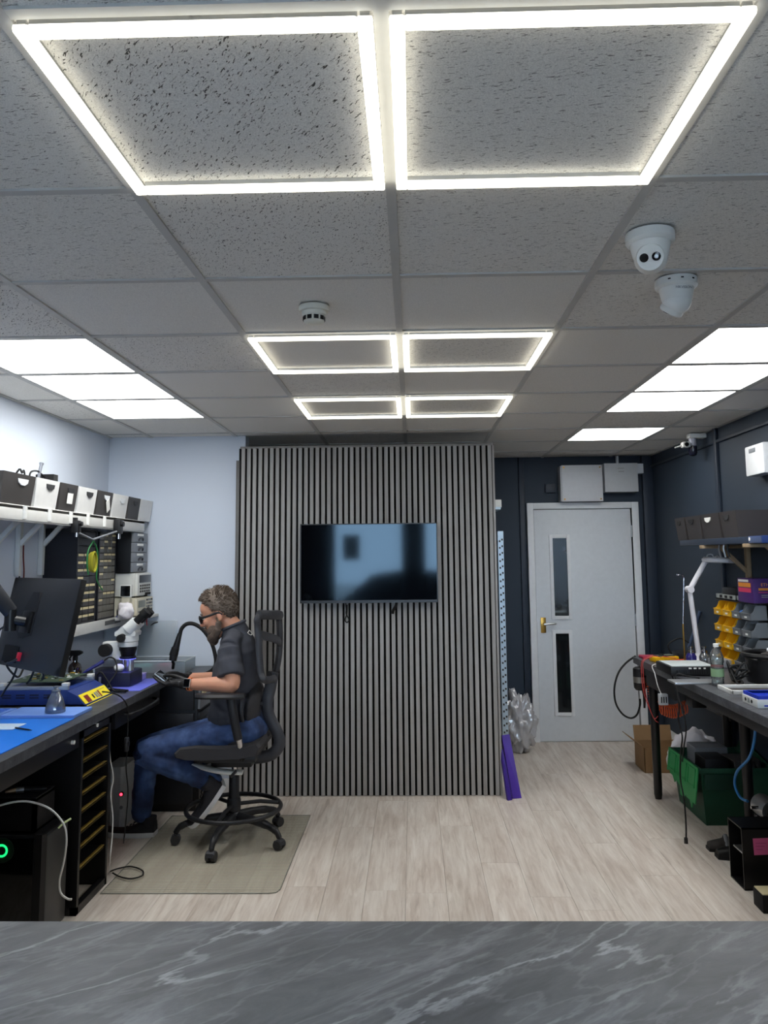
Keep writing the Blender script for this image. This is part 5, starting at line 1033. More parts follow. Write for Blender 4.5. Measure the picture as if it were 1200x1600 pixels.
# eyebrows, eyes
for s in (-1, 1):
    g = G(); g.mark().tube(crom([(-.097, s*.014, .026), (-.095, s*.032, .032), (-.082, s*.050, .026)], 4), .0042, 6); g.xf(HM); g.obj('eyebrow', m_hair, PE)
    g = G(); g.mark().ell((-.084, s*.032, .004), (.010, .013, .008), 12, 8); g.xf(HM); ey = g.obj('eye', m_paper, PE); g = G(); g.mark().ell((-.0925, s*.032, .001), (.003, .0055, .0055), 10, 8); g.xf(HM); g.obj('iris', m_ink, ey)
# glasses
GL = None
for s in (-1, 1):
    g = G(); g.mark().tube([(-.106+.03*abs(math.cos(a))*.1, s*(.034+.027*math.cos(a)), .002+.021*math.sin(a)) for a in [i*math.pi/10 for i in range(20)]], .0036, 6, closed=True); g.xf(HM); rim = g.obj('glasses_rim', m_black, PE)
    g = G(); g.mark().tube([(-.1055, s*.034, .002), (-.1045, s*.034, .002)], [.024, .024], 18); g.xf(HM); g.obj('lens', see_mat('tinted_lens_%d' % (s+1), (120,124,130), .05, gloss=.2), rim)
    g = G(); g.mark().tube(crom([(-.104, s*.062, .010), (-.092, s*.074, .010), (-.04, s*.080, .010), (.0, s*.082, .012), (.018, s*.083, .006), (.028, s*.082, -.006)], 4), [.0075]*4+[.0065]*12+[.004]*5, 8, flat=.0028); g.xf(HM); g.obj('glasses_temple', m_black, PE)
g = G(); g.mark().tube([(-.108, -.008, .006), (-.110, 0, .009), (-.108, .008, .006)], .003, 6); g.xf(HM); g.obj('glasses_bridge', m_black, PE)
# gloves: palm and five fingers each, closing on the phone
m_glove = mat('black_nitrile', (26,26,29), .5, bump=(90, .3))
phC = at(253, 1056, y=2.80); phR = Matrix.Rotation(math.radians(38), 4, 'Y') @ Matrix.Rotation(math.radians(90), 4, 'Z')
PM = TR(*phC) @ Matrix.Rotation(math.radians(8), 4, 'Z') @ Matrix.Rotation(math.radians(38), 4, 'Y')   # local x: across the phone, y: along it, z: screen normal
def pl(*p): return PM @ Vector(p)
def glove(wr, side, name):
    d = (pl(.02, side*.055, -.02)-wr); L = d.length; d.normalize(); up = Vector((.25, 0, 1)); lat = d.cross(up).normalized(); up = lat.cross(d)
    g = G(); pc = wr+d*.055
    g.tube(crom([wr-d*.035, wr-d*.005, wr+d*.03, wr+d*.065, wr+d*.09], 4), [.031]*4+[.030]*4+[.036]*4+[.040]*4+[.034], 14, flat=[.034]*4+[.029]*4+[.025]*4+[.023]*4+[.020], up=tuple(lat))
    kn = wr+d*.088
    for i, off in enumerate((-.030, -.010, .010, .029)):
        ln = (.9, 1.0, .96, .8)[i]; b = kn+lat*off
        tgt = pl(-.030+.004*i, side*(.060-.020*i)-side*.0, -.016-.004*(i == 3)); m1 = b+d*.028*ln-up*.006; m2 = m1.lerp(tgt, .55)-up*.008
        g.tube(crom([b-d*.02, b, m1, m2, tgt], 4), [.0115]*4+[.0105]*4+[.0098]*4+[.0090]*4+[.0072], 8); g.ell(tgt, (.0078,)*3, 8, 6)
    tb = wr+d*.035+lat*(-side)*.026+up*.010; tt = pl(.012, side*.045, .016)
    g.tube(crom([tb-d*.015, tb+up*.012, tb.lerp(tt, .6)+up*.014, tt], 4), [.014]*4+[.0125]*4+[.0105]*4+[.008], 8); g.ell(tt, (.0085,)*3, 8, 6)
    return organic(g, name, m_glove, PE, .0028, 3, disp=lambda q: .0012*mnoise.noise(q*70))
glN = glove(wrN+(wrN-elN).normalized()*.012, -1, 'glove'); glF = glove(wrF+(wrF-elF).normalized()*.012, 1, 'glove')
ph = T('mobile_phone', 'slim mobile phone held between the gloved hands', 'phone', phC)
g = G().mark().box(-.037, .037, -.074, .074, -.004, .004, .003); g.xf(PM); g.obj('phone_body', m_alu, ph); g = G().mark().box(-.034, .034, -.071, .071, .0038, .0052, .0006); g.xf(PM); g.obj('phone_screen', m_dark, ph)
# smart watch on the near wrist
wd = (wrN-elN).normalized(); wc = wrN-wd*.012; up = Vector((0, -.95, .3)); up = (up-wd*up.dot(wd)).normalized(); lt = wd.cross(up)
g = G()
for s in (-1, 0, 1): g.tube([wc+wd*s*.007+(up*math.cos(a)+lt*math.sin(a))*.033 for a in [i*math.pi/12 for i in range(24)]], .0035, 6, closed=True)
wb = g.obj('watch_strap', mat('orange_strap', (222,120,66), .6), PE)
g = G().mark().box(-.020, .020, -.024, .024, 0, .013, .005); g.xf(frame(wc+up*.030, wd, -lt)); wcse = g.obj('watch_case', m_alu, wb); 
g = G().mark().box(-.0175, .0175, -.0215, .0215, .0125, .0142, .001); g.xf(frame(wc+up*.030, wd, -lt)); g.obj('watch_face', m_dark, wb)
# shoes
m_shoe = mat('black_knit_shoe', (44,44,50), .8, bump=(300, .4)); m_sole = mat('white_foam_sole', (226,228,230), .6)
def shoe(M, name):
    g = G().mark(); rows = []; rs = []
    for i in range(15):
        q = i/14; x = -.065+.285*q; w = .033+.014*math.sin(min(1, q*1.15)*math.pi*.9) if q < .9 else .033*(1-((q-.9)/.1)**2*.55)+.004
        h = .085-.012*q if q < .28 else .085-.005-.066*min(1, (q-.28)/.62)**.8; h = max(h, .040); lift = .012*max(0, (q-.75)/.25)**2
        rows.append([(x, w*math.copysign(abs(math.cos(a))**.7, math.cos(a)), lift+.022+(h-.022)*max(0, math.sin(a))**.8+(.0 if math.sin(a) >= 0 else -.006)) for a in [k*math.pi/9 for k in range(18)]])
        wb_ = w+.004; rs.append([(x*1.02, -wb_, lift), (x*1.02, wb_, lift), (x*1.02, wb_+.002, lift+.016), (x*1.02, wb_-.002, lift+.026), (x*1.02, -wb_+.002, lift+.026), (x*1.02, -wb_-.002, lift+.016)])
    g.ring_loft(rows); g.tube([(-.028, 0, .05), (-.026, 0, .105)], [.040, .043], 14, flat=[.036, .038]); g.xf(M); up = g.obj('shoe', m_shoe, PE, ang=60)
    g = G().mark(); g.ring_loft(rs); g.xf(M); so = g.obj('sole', m_sole, up, ang=60)
    g = G().mark()
    for k in range(4): g.tube([(.035+.022*k, -.022, .078-.012*k), (.037+.022*k, 0, .086-.012*k), (.035+.022*k, .022, .078-.012*k)], .003, 6)
    g.xf(M); g.obj('laces', m_ink, up)
    return up
toeN, heelN = at(308, 1281, y=2.80), at(356, 1216, y=2.80); dv = (toeN-heelN).normalized(); nv = Vector((-dv.z, 0, dv.x)); nv = nv if nv.x < 0 else -nv
M = Matrix((dv, nv.cross(dv), nv)).transposed().to_4x4(); M = TR(*(anN+dv*.03-nv*.07)) @ M @ Matrix.Rotation(math.radians(-30), 4, 'X'); shoe(M, 'near')
M = TR(anF.x+.02, anF.y, .001) @ RZ(math.pi); shoe(M, 'far')
# ================================================================== right-hand bench
ZR, RXF = .88, 1.53
def ar(u, v, h=0): return at(u, v, z=ZR+h)
t = T('work_table', 'black-legged work table with dark marble top along the navy wall', 'table', (1.85, 2.5, 0))
G().box(RXF, XR-.002, 1.15, 3.76, ZR-.042, ZR, .002).obj('tabletop', m_top, t)
G().box(RXF+.035, RXF+.06, 1.2, 3.72, ZR-.10, ZR-.042, .002).obj('apron', m_blackm, t); G().box(RXF+.06, XR-.01, 3.69, 3.715, ZR-.12, ZR-.042, .002).obj('end_apron', m_blackm, t)
yl = at(1167, 1200, x=1.86).y
for x, y in ((1.61, 3.60), (1.86, yl), (2.10, 3.66), (2.10, 1.3), (1.61, 1.3)): G().tube([(x, y, 0), (x, y, .03), (x, y, ZR-.042)], [.020, .026, .030], 14).obj('leg', m_blackm, t)
a, b = at(1006, 1052, x=1.56), at(1044, 1082, x=1.56); G().box(1.56, 1.72, 3.02, 3.58, ZR-.16, ZR-.043, .004).obj('drawer', mat('table_drawer_black', (30,31,33), .5), t); G().box(1.62, 1.70, 2.90, 3.015, ZR-.18, ZR-.043, .004).obj('drawer_end', m_blackm, t)
a, b = at(1083, 1095, x=XR-.03), at(1146, 1115, x=XR-.03); tag(G().box(XR-.05, XR-.001, min(a.y, b.y), max(a.y, b.y), b.z-.02, min(a.z, .83), .003).obj('cable_trunking', m_cab), 'black trunking box on the navy wall below the table', 'trunking')
# bin rack
BF, BY0, BY1 = 1.965, 2.865, 3.43; t = T('bin_rack', 'dark louvred rack behind the yellow and grey parts bins', 'rack', (2.08, 3.15, ZR)); bp = .098; zb0 = 1.285-4*bp
G().box(2.085, 2.10, BY0, BY1, ZR, 1.285, .002).obj('back_panel', m_blackm, t); G().box(1.99, 2.12, BY0+.01, BY1-.01, ZR, ZR+.010, .002).obj('base', m_blackm, t)
for r in range(5): G().box(2.065, 2.086, BY0, BY1, zb0+bp*r-.008, zb0+bp*r+.002, .001).obj('louvre', m_blackm, t)
G().box(1.985, 2.125, BY0, BY1, 1.279, 1.285, .001).obj('top_plate', m_blackm, t)
w = (BY1-BY0)/4; cw = w-.024
def parts_bin(m):
    h, dp, th = bp-.012, .098, .0025; side = [(0, 0), (dp, 0), (dp, h), (dp*.42, h), (dp*.34, h*.95), (dp*.28, h*.74), (dp*.20, h*.56), (dp*.10, h*.48), (0, h*.46)]
    g = G(); g.prism(side, 'y', -cw/2, -cw/2+th); g.prism(side, 'y', cw/2-th, cw/2); g.box(0, dp, -cw/2, cw/2, 0, th); g.box(0, th, -cw/2, cw/2, 0, h*.44); g.box(dp-th, dp, -cw/2, cw/2, 0, h); g.box(-.004, th, -cw/2, cw/2, h*.40, h*.46)
    me = g.mesh('bin_shell'); me.materials.append(m); return me
m_gbin = mat('grey_bin', (112,116,120), .45); meY, meG = parts_bin(m_yel), parts_bin(m_gbin)
lm_ = G().box(-.0015, .0005, -.016, .016, .012, .022).mesh('label_slot'); lm_.materials.append(m_whitep)
rw = ['bottom row', 'third row down', 'second row down', 'top row']; cwd = ['outermost column beside the lamp', 'second column from the lamp', 'second column from the counter', 'outermost column beside the counter']
for r in range(4):
    for c in range(4):
        yel = c < 2
        o = T('parts_bin', '%s plastic parts bin, %s, %s' % ('yellow' if yel else 'grey', rw[r], cwd[c]), 'parts bin', (BF, BY1-w*(c+.5), zb0+bp*r), 'yellow parts bins' if yel else 'grey parts bins')
        piece('bin_shell', meY if yel else meG, o); piece('label_slot', lm_, o)
tag(G().box(1.972, 2.03, 3.20, 3.27, zb0+3*bp+.006, zb0+3*bp+.05, .006).obj('blue_item', m_blue) if False else blob('blue_wrap', (2.02, BY1-w*2.5, zb0+3*bp+.028), (.035, .035, .02), mat('sky_blue_film', (36,110,190), .4), amp=.4, seed=5, sub=3), 'crumpled blue wrap in the upper grey parts bin', 'wrap')
# on top of the rack
t = T('grey_tray', 'light grey plastic tray on top of the parts rack', 'tray', (2.05, 3.27, 1.286)); m_lg = mat('pale_grey_plastic', (150,156,154), .5)
G().box(1.985, 2.125, 3.11, 3.42, 1.286, 1.292).box(1.985, 1.99, 3.11, 3.42, 1.286, 1.318).box(2.12, 2.125, 3.11, 3.42, 1.286, 1.318).box(1.985, 2.125, 3.11, 3.115, 1.286, 1.318).box(1.985, 2.125, 3.415, 3.42, 1.286, 1.318).obj('tray_shell', m_lg, t, smooth=False)
for k in range(3): G().box(1.983, 1.986, 3.16+k*.08, 3.20+k*.08, 1.296, 1.312, .001).obj('slot', m_ink, t)
tag(G().box(2.0, 2.11, 3.14, 3.36, 1.293, 1.36, .01).obj('black_case', m_black), 'black case sitting in the grey tray', 'case')
t = T('purple_carton', 'purple printed carton on the parts rack', 'carton', (2.08, 2.97, 1.286)); m_pur = mat('purple_card', (74,40,110), .5)
G().box(1.99, 2.13, 2.87, 3.085, 1.286, 1.425, .001).obj('carton_body', m_pur, t); m_or = mat('orange_print', (236,150,60), .6); m_pk = mat('pink_print', (214,60,100), .6)
G().box(1.9885, 1.990, 2.90, 3.07, 1.375, 1.40).obj('orange_panel', m_or, t); G().box(1.9885, 1.990, 2.90, 3.07, 1.345, 1.37).obj('pink_panel', m_pk, t); G().box(1.9885, 1.990, 2.93, 3.07, 1.405, 1.418).obj('white_panel', m_paper, t)
text('ETH', .026, frame((2.058, 2.869, 1.390), (1, 0, 0), (0, 0, 1)), m_or, t); G().box(2.02, 2.115, 2.8685, 2.870, 1.358, 1.372).obj('orange_line', m_or, t); G().box(2.02, 2.12, 2.8685, 2.870, 1.345, 1.349).obj('pink_line', m_pk, t); G().box(2.035, 2.115, 2.8685, 2.870, 1.328, 1.333).box(2.035, 2.10, 2.8685, 2.870, 1.318, 1.322).obj('pale_line', m_lg, t)
# magnifier lamp
LY = 3.50; t = T('magnifier_lamp', 'white articulated magnifier lamp clamped to the work table', 'lamp', (1.89, LY, ZR)); m_lw = mat('lamp_white', (216,216,222), .4)
b0, e0, h0, h1 = at(1092, 1022, y=LY), at(1078, 921, y=LY), at(1103, 876, y=LY), at(1155, 877, y=LY-.12)
G().lathe([(.05, 0), (.052, .012), (.03, .02), (.022, .05)], (b0.x, LY, ZR), 20).obj('clamp_base', m_lw, t)
G().tube([(b0.x, LY, ZR+.045), e0], .015, 10).tube([(b0.x+.0, LY+.025, ZR+.045), e0+Vector((0, .025, 0))], .010, 8).obj('lower_arm', m_lw, t)
G().cyl(e0+Vector((0, -.025, 0)), e0+Vector((0, .04, 0)), .022, n=16).obj('elbow_joint', m_lw, t); G().tube([e0, h0], .017, 10).tube([e0+Vector((0, .025, 0)), h0+Vector((0, .025, 0))], .010, 8).obj('upper_arm', m_lw, t)
hc = Vector((min((h0.x+h1.x)/2, XR-.115), LY-.04, h0.z+.002)); M = TR(*hc) @ Matrix.Rotation(math.radians(3), 4, 'Y')
g = G().mark(); g.lathe([(.080, -.012), (.100, -.016), (.108, -.006), (.108, .006), (.100, .014), (.080, .018), (.070, .006)], (0, 0, 0), 36); g.xf(M); hd = g.obj('lamp_head', m_lw, t)
g = G().mark(); g.lathe([(.074, -.004), (.074, .004)], (0, 0, 0), 30); g.xf(M); g.obj('magnifier_lens', m_flask, hd)
G().tube(crom([h0+Vector((.0, 0, .0)), h0+Vector((.012, 0, .035)), h0+Vector((.04, 0, .04)), h0+Vector((.05, -.01, .022)), h0+Vector((.07, -.02, .03)), h0+Vector((.08, -.02, .012))], 5), .004, 6).obj('cord', m_lw, t); G().cyl(h0+Vector((0, 0, -.02)), h0+Vector((0, 0, .025)), .014, n=12).obj('head_joint', m_lw, t)
# pole with hook
y = 3.42; a, b, c, d = at(1069.5, 1022, y=y), at(1068.5, 903, y=y), at(1066, 899, y=y), at(1058, 899, y=y); t = T('hook_pole', 'thin metal pole with a bent hook standing on the work table', 'pole', (a.x, y, ZR))
G().cyl((a.x, y, ZR), (a.x, y, at(1069, 975, y=y).z), .0055, n=10).obj('lower_pole', m_brass, t); G().cyl((a.x, y, at(1069, 976, y=y).z), (b.x, y, b.z), .004, n=10).obj('upper_pole', m_chrome, t); G().tube(crom([b, b+Vector((-.004, 0, .012)), c, at(1062, 898, y=y), d, d+Vector((0, 0, .008))], 4), .003, 6).obj('hook', m_chrome, t); G().lathe([(.03, 0), (.03, .008), (.008, .012)], (a.x, y, ZR), 18).obj('pole_foot', m_blackm, t)
# handle leaning on the wall, bottles
a, b = at(1086, 990, x=XR-.03), at(1094, 955, x=XR-.012); tag(G().tube([Vector((XR-.08, a.y, ZR+.004)), b], [.012, .012], 10).obj('tool_shaft', mat('slate_blue', (70,86,112), .5)), 'slate blue tool handle leaning against the navy wall', 'tool handle')
for (u, col, lab) in ((1080, mat('indigo_liquid', (44,40,110), .2), 'indigo pump bottle beside the lamp base'), (1101, see_mat('clear_grey_glass', (150,154,158), .3, (150,154,158), gloss=.3), 'clear pump bottle beside the yellow bins')):
    q = at(u, 1028, y=3.33); c = (q.x, 3.33, ZR); t = T('pump_bottle', lab, 'bottle', c, 'pump bottles'); G().lathe([(.030, 0), (.032, .006), (.032, .055), (.020, .075)], c, 20).obj('bottle', col, t); G().lathe([(.018, .073), (.018, .090), (.010, .094)], c, 16).obj('collar', m_chrome, t); G().lathe([(.006, .092), (.006, .106), (.013, .108), (.013, .116)], c, 14).obj('pump', m_chrome, t)
q = ar(1058, 1020); t = T('tool_clutter', 'black tool holder at the far end of the work table', 'tool holder', (q.x+.1, 3.66, ZR)); G().box(1.78, 1.95, 3.58, 3.72, ZR, ZR+.045, .01).obj('holder', m_black, t)
G().tube(crom([(1.76, 3.66, ZR+.03), (1.74, 3.66, ZR+.09), (1.82, 3.67, ZR+.13), (1.88, 3.67, ZR+.10)], 5), .005, 7).obj('cord', m_rubber, t)
for k, (u, v, mm, lab) in enumerate(((1068, 1033, m_orange, 'short orange driver on the work table'), (1055, 1034, m_red, 'short red driver on the work table'))):
    q = ar(u, v, .01); tag(G().tube([(q.x-.035, q.y, ZR+.012), (q.x+.02, q.y+.01, ZR+.012), (q.x+.05, q.y+.01, ZR+.012)], [.010, .011, .007], 10).obj('screwdriver', mm), lab, 'screwdriver')
tag(G().box(1.86, 1.99, 3.18, 3.30, ZR, ZR+.05, .012).obj('grey_device', mat('silver_grey_plastic', (138,142,148), .4)), 'silver grey device between the bottles and the router', 'device')
# multimeter, red notebook
q = ar(1000, 1028); tag(G().box(1.56, 1.68, 3.63, 3.74, ZR, ZR+.016, .004).obj('red_case', mat('magenta_red', (160,40,70), .5)), 'flat red case at the far corner of the work table', 'case')
q = Vector((1.665, 3.52, ZR)); t = T('multimeter', 'yellow handheld multimeter lying on the work table', 'multimeter', q); M = TR(*q) @ RZ(.25)
g = G().mark().box(-.085, .085, -.042, .042, 0, .034, .010); g.xf(M); g.obj('holster', m_yel, t); g = G().mark().box(-.06, .06, -.034, .034, .034, .040, .004); g.xf(M); g.obj('face', m_char, t); g = G().mark().box(.01, .055, -.026, .026, .040, .042, .001); g.xf(M); g.obj('display', mat('lcd_grey', (120,124,112), .3), t); g = G().mark().lathe([(.016, .040), (.015, .047)], (-.02, 0, 0), 16); g.xf(M); g.obj('dial', m_black, t)
for k, (dx, lab) in enumerate(((-.03, 'red test lead dropping from the table corner'), (.05, 'second red test lead looping beside the orange coil'))):
    x = 1.515
    pts = [(1.66+dx, 3.46-.04*k, ZR+.03), (1.60+dx*.3, 3.50, ZR+.035), (1.528, 3.52-.03*k, ZR+.010), (1.518, 3.53-.04*k, ZR-.06), (1.52+.01*k, 3.50, ZR-.20), (1.56, 3.46, ZR-.34), (1.585, 3.44, ZR-.37 if k == 0 else ZR-.33)]
    tag(G().tube(crom(pts, 6), .0024, 6).obj('test_lead', mat('faded_red_lead', (196,70,66), .5)), lab, 'cable')
# router
A, B = ar(1049, 1057), ar(1112, 1055); x0, x1, y0 = A.x, B.x+.02, A.y; y1 = y0+.28; zt = ZR+.052
t = T('router_box', 'flat black vented device with a white top on the work table', 'router', ((x0+x1)/2, (y0+y1)/2, ZR)); G().box(x0, x1, y0, y1, ZR+.004, zt, .004).obj('case', m_black, t); G().box(x0+.012, x1-.01, y0+.02, y1-.02, zt-.001, zt+.004, .002).obj('white_top', mat('pale_board', (196,204,204), .4), t)
for k in range(14): G().box(x0+.03+k*.013, x0+.036+k*.013, y0-.0012, y0+.001, ZR+.012, ZR+.036).obj('vent_slot', m_ink, t)
for k, wv_ in enumerate((.016, .016, .012, .012)): G().box(x0+.10+k*.028, x0+.10+wv_+k*.028, y0-.002, y0+.001, ZR+.040, ZR+.048, .001).obj('white_key', m_paper, t)
for k in range(4): G().box(x0+.01+(k % 2)*(x1-x0-.04), x0+.03+(k % 2)*(x1-x0-.04), y0+.01+(k//2)*.24, y0+.03+(k//2)*.24, ZR, ZR+.005).obj('foot', m_rubber, t)
A = ar(1055, 1070); tag(G().box(A.x, A.x+.26, A.y, A.y+.13, ZR, ZR+.010, .002).obj('silver_plate', m_alu), 'thin silver plate in front of the vented device', 'plate')
# water bottle
q = ar(1122, 1071); c = (q.x, q.y, ZR); t = T('water_bottle', 'clear plastic water bottle with a white cap and green label', 'bottle', c); m_pet = see_mat('clear_pet', (214,224,220), .10, gloss=.3, rough=.08)
G().lathe([(.030, 0), (.033, .006), (.031, .03), (.033, .05), (.031, .075), (.033, .09), (.032, .115), (.036, .125), (.035, .15), (.026, .175), (.013, .195), (.012, .205)], c, 24).obj('bottle', m_pet, t); G().lathe([(.0335, .048), (.0335, .088)], c, 24).obj('label_band', see_mat('green_label_film', (150,200,140), .6, (170,206,160), gloss=.1), t); G().lathe([(.0325, .094), (.0325, .106)], c, 24).obj('red_band', see_mat('pink_label_film', (220,150,150), .5, (206,130,130), gloss=.1), t); G().lathe([(.0145, .200), (.015, .215), (.013, .217)], c, 18).obj('cap', m_whitep, t)
# black drum fan
c = Vector((1.97, 2.66, ZR)); t = T('fan_drum', 'round black fan drum with an open ring on top of the table', 'fan', c); G().lathe([(.120, 0), (.125, .01), (.125, .125), (.118, .13)], c, 36).obj('drum', m_black, t); g = G(); g.tube([c+Vector((.135*math.cos(a), .135*math.sin(a), .145)) for a in [i*math.pi/18 for i in range(36)]], .014, 8, closed=True); g.obj('rim', m_black, t)
G().lathe([(.045, .13), (.045, .15), (.02, .158)], c, 20).obj('hub', m_char, t)
for k in range(5):
    a = k*1.2566; g = G().mark().box(.04, .128, -.012, .012, .136, .142, .002); g.xf(TR(*c) @ RZ(a)); g.obj('blade', m_blackm, t)
tag(G().tube([(1.93, 2.60, ZR+.178), (2.10, 2.45, ZR+.172)], .010, 8).obj('white_rod', m_whitep), 'white rod lying over the black fan drum', 'rod')
for k in range(3): tag(G().box(1.92+k*.012, 1.926+k*.012, 2.36, 2.50, ZR, ZR+.11-.004*k, .001).obj('green_sheet', mat('green_pcb', (84,110,92), .5)), ['green board standing on edge, beside the black drum', 'green board standing on edge in the middle of three', 'green board standing on edge, beside the navy wall'][k], 'board', 'green boards on edge')
# black headset / cable bundle
g = G(); random.seed(9)
for k in range(5):
    pts = [(1.765+random.uniform(-.05, .045), 2.62+random.uniform(-.08, .08), ZR+.008+random.uniform(0, .12)) for _ in range(5)]; g.tube(crom(pts, 5, True), .006, 6, closed=True)
tag(g.obj('cable_bundle', m_rubber), 'tangled black cable bundle behind the water bottle', 'cable bundle')
# white frame and blue-topped white boxes
A = ar(1143, 1086); t = T('plastic_surround', 'thin white plastic frame behind the blue-topped box', 'frame', (A.x+.15, A.y+.1, ZR)); x0, y0 = A.x, A.y
G().box(x0, x0+.34, y0, y0+.012, ZR, ZR+.022, .003).box(x0, x0+.34, y0+.17, y0+.182, ZR, ZR+.022, .003).box(x0, x0+.012, y0, y0+.182, ZR, ZR+.022, .003).box(x0+.328, x0+.34, y0, y0+.182, ZR, ZR+.022, .003).obj('frame', m_whitep, t); G().box(x0+.012, x0+.328, y0+.012, y0+.17, ZR+.001, ZR+.006).obj('insert', m_char, t)
A = ar(1184, 1107); x0, y0 = A.x, A.y; dyb = at(1160, 1096, x=x0).y-y0; t = T('blue_topped_box', 'white box with a bright blue tray lid at the table edge', 'box', (x0+.12, y0+.07, ZR)); G().box(x0, x0+.27, y0, y0+dyb, ZR, ZR+.038, .003).obj('white_body', m_whitep, t); m_cb = mat('cobalt_plastic', (30,58,190), .35)
G().box(x0+.004, x0+.266, y0+.004, y0+dyb-.004, ZR+.037, ZR+.042, .001).obj('blue_lid', m_cb, t); g = G().box(x0+.004, x0+.266, y0+.004, y0+.014, ZR+.042, ZR+.054, .001).box(x0+.004, x0+.266, y0+dyb-.014, y0+dyb-.004, ZR+.042, ZR+.054, .001).box(x0+.004, x0+.014, y0+.014, y0+dyb-.014, ZR+.042, ZR+.054, .001).box(x0+.256, x0+.266, y0+.014, y0+dyb-.014, ZR+.042, ZR+.054, .001); g.obj('blue_rim', m_cb, t)
for k in range(2): G().cyl((x0-.002, y0+dyb*(.36+.40*k), ZR+.02), (x0+.002, y0+dyb*(.36+.40*k), ZR+.02), .008, n=12).obj('knob_hole', m_ink, t)
G().box(x0-.0015, x0+.001, y0+dyb*.50, y0+dyb*.62, ZR+.010, ZR+.030).obj('grey_print', m_lg, t); G().box(x0+.03, x0+.26, y0-.0015, y0+.001, ZR+.008, ZR+.014).obj('blue_line', m_cb, t)
# ---- hanging at the far end: hot air tool, loop, coils, plug
y = 3.80; a, b = at(999, 1042, y=y), at(1000, 1078, y=y); t = T('rotary_tool', 'silver and black rotary tool hanging off the table end', 'tool', (a.x, y, b.z)); m_sv = mat('satin_silver', (150,148,140), .35, .6)
G().lathe([(.030, b.z-.0), (.042, b.z+.015), (.044, b.z+.05)], (a.x, y, 0), 20).obj('nose', m_black, t); G().lathe([(.044, b.z+.05), (.045, b.z+.09)], (a.x, y, 0), 20).obj('band', m_sv, t); G().lathe([(.045, b.z+.09), (.044, a.z-.01), (.030, a.z)], (a.x, y, 0), 20).obj('motor_cap', m_black, t)
c = at(1007, 1085, y=y); G().tube([(a.x+.02, y, b.z+.01), (c.x, y, c.z), (c.x-.004, y, c.z-.09)], [.014, .012, .007], 10).obj('chuck', m_black, t)
g = G(); g.tube(crom([(a.x, y, a.z-.01), (a.x, y-.01, a.z+.04), (a.x+.03, y-.04, ZR+.01)], 4), .004, 6); g.obj('hanger', m_blackm, t)
pts = [at(u, v, y=3.79) for u, v in ((992, 1029), (978, 1036), (966, 1052), (960, 1075), (962, 1098), (972, 1115), (985, 1122), (995, 1117), (1000, 1102), (1000, 1092))]; pts[0] = Vector((RXF+.02, 3.765, ZR+.004))
tag(G().tube(crom(pts, 6), .0065, 8).obj('loop_cable', m_rubber), 'thick black cable hanging in a big loop off the table end', 'cable')
def coil(c0, c1, R, turns, r, m, lab, wob=.0):
    c0, c1 = Vector(c0), Vector(c1); d = (c1-c0); L = d.length; d.normalize(); u = d.orthogonal().normalized(); w_ = d.cross(u); n = turns*10
    pts = [c0.lerp(c1, i/n)+(u*math.cos(2*math.pi*i/10)+w_*math.sin(2*math.pi*i/10))*R+Vector((0, 0, -wob*math.sin(math.pi*i/n))) for i in range(n+1)]
    return tag(G().tube(pts, r, 6).obj('coiled_cable', m), lab, 'coiled cable')
y = 3.42; a, b = at(1031, 1105, y=y), at(1073, 1103, y=y); coil(a, b, .040, 12, .0042, m_orange, 'orange coiled air hose hanging beneath the table top', .03)
y = 3.77; a, b = at(1005, 1067, y=y), at(1021, 1108, y=y); coil((a.x+.05, y, a.z), (b.x+.02, y, b.z), .03, 10, .0045, m_orange, 'orange coiled cord hanging beside the rotary tool')
q = at(1036, 1092, x=1.528); y = q.y; t = T('plug_block', 'white plug block hanging from the table edge', 'plug', (1.528, y, q.z-.05)); G().box(q.x-.026, q.x+.026, y-.02, y+.02, q.z-.035, q.z+.03, .006).obj('block', mat('grey_white_plastic', (180,182,184), .4), t)
for k in range(3): G().box(q.x-.018+k*.014, q.x-.012+k*.014, y-.022, y-.019, q.z-.02, q.z+.015).obj('pin_slot', m_ink, t)
G().tube(crom([(q.x-.01, y, q.z+.03), (1.515, y+.05, q.z+.07), (1.522, y+.12, ZR-.04), (1.521, y+.16, ZR+.005), (1.60, y+.22, ZR+.008)], 6), .0026, 6).obj('white_lead', m_whitep, t)
y = 2.95; pts = [(1.62, 2.76, ZR+.008), (1.57, 2.80, ZR+.012), (1.522, 2.86, ZR+.006)]+[tuple(at(u, v, x=1.515)) for u, v in ((1061, 1100), (1060, 1125), (1066, 1150), (1064, 1175), (1063, 1215), (1069, 1250), (1072, 1290), (1072, 1315))]
t = T('hanging_lead', 'long black lead hanging off the table with its plug above the floor', 'cable', (1.51, 2.9, .2)); G().tube(crom(pts, 5), .0045, 7).obj('lead', m_rubber, t)
e = Vector(pts[-1]); G().tube([e+Vector((0, 0, .02)), e+Vector((0, 0, -.025)), e+Vector((0, 0, -.035))], [.010, .011, .008], 10).obj('plug', m_black, t); G().tube([e+Vector((0, 0, -.03)), e+Vector((0, 0, -.055))], .005, 8).obj('plug_tip', m_alu, t)
pts = [(1.521, 2.93, ZR+.006)]+[tuple(at(u, v, x=1.518)) for u, v in ((1063, 1098), (1068, 1115), (1072, 1140), (1069, 1165), (1066, 1190))]; tag(G().tube(crom(pts, 5), .004, 6).obj('thin_lead', m_rubber), 'thin black lead hanging beside the longer plug lead', 'cable')
pts = [tuple(at(u, v, x=1.72)) for u, v in ((1181, 1130), (1178, 1160), (1170, 1185), (1152, 1205), (1148, 1225), (1156, 1245), (1168, 1252))]; tag(G().tube(crom(pts, 6), .007, 8).obj('blue_hose', mat('sky_blue_hose', (40,110,170), .4)), 'blue hose curving down under the work table', 'hose')
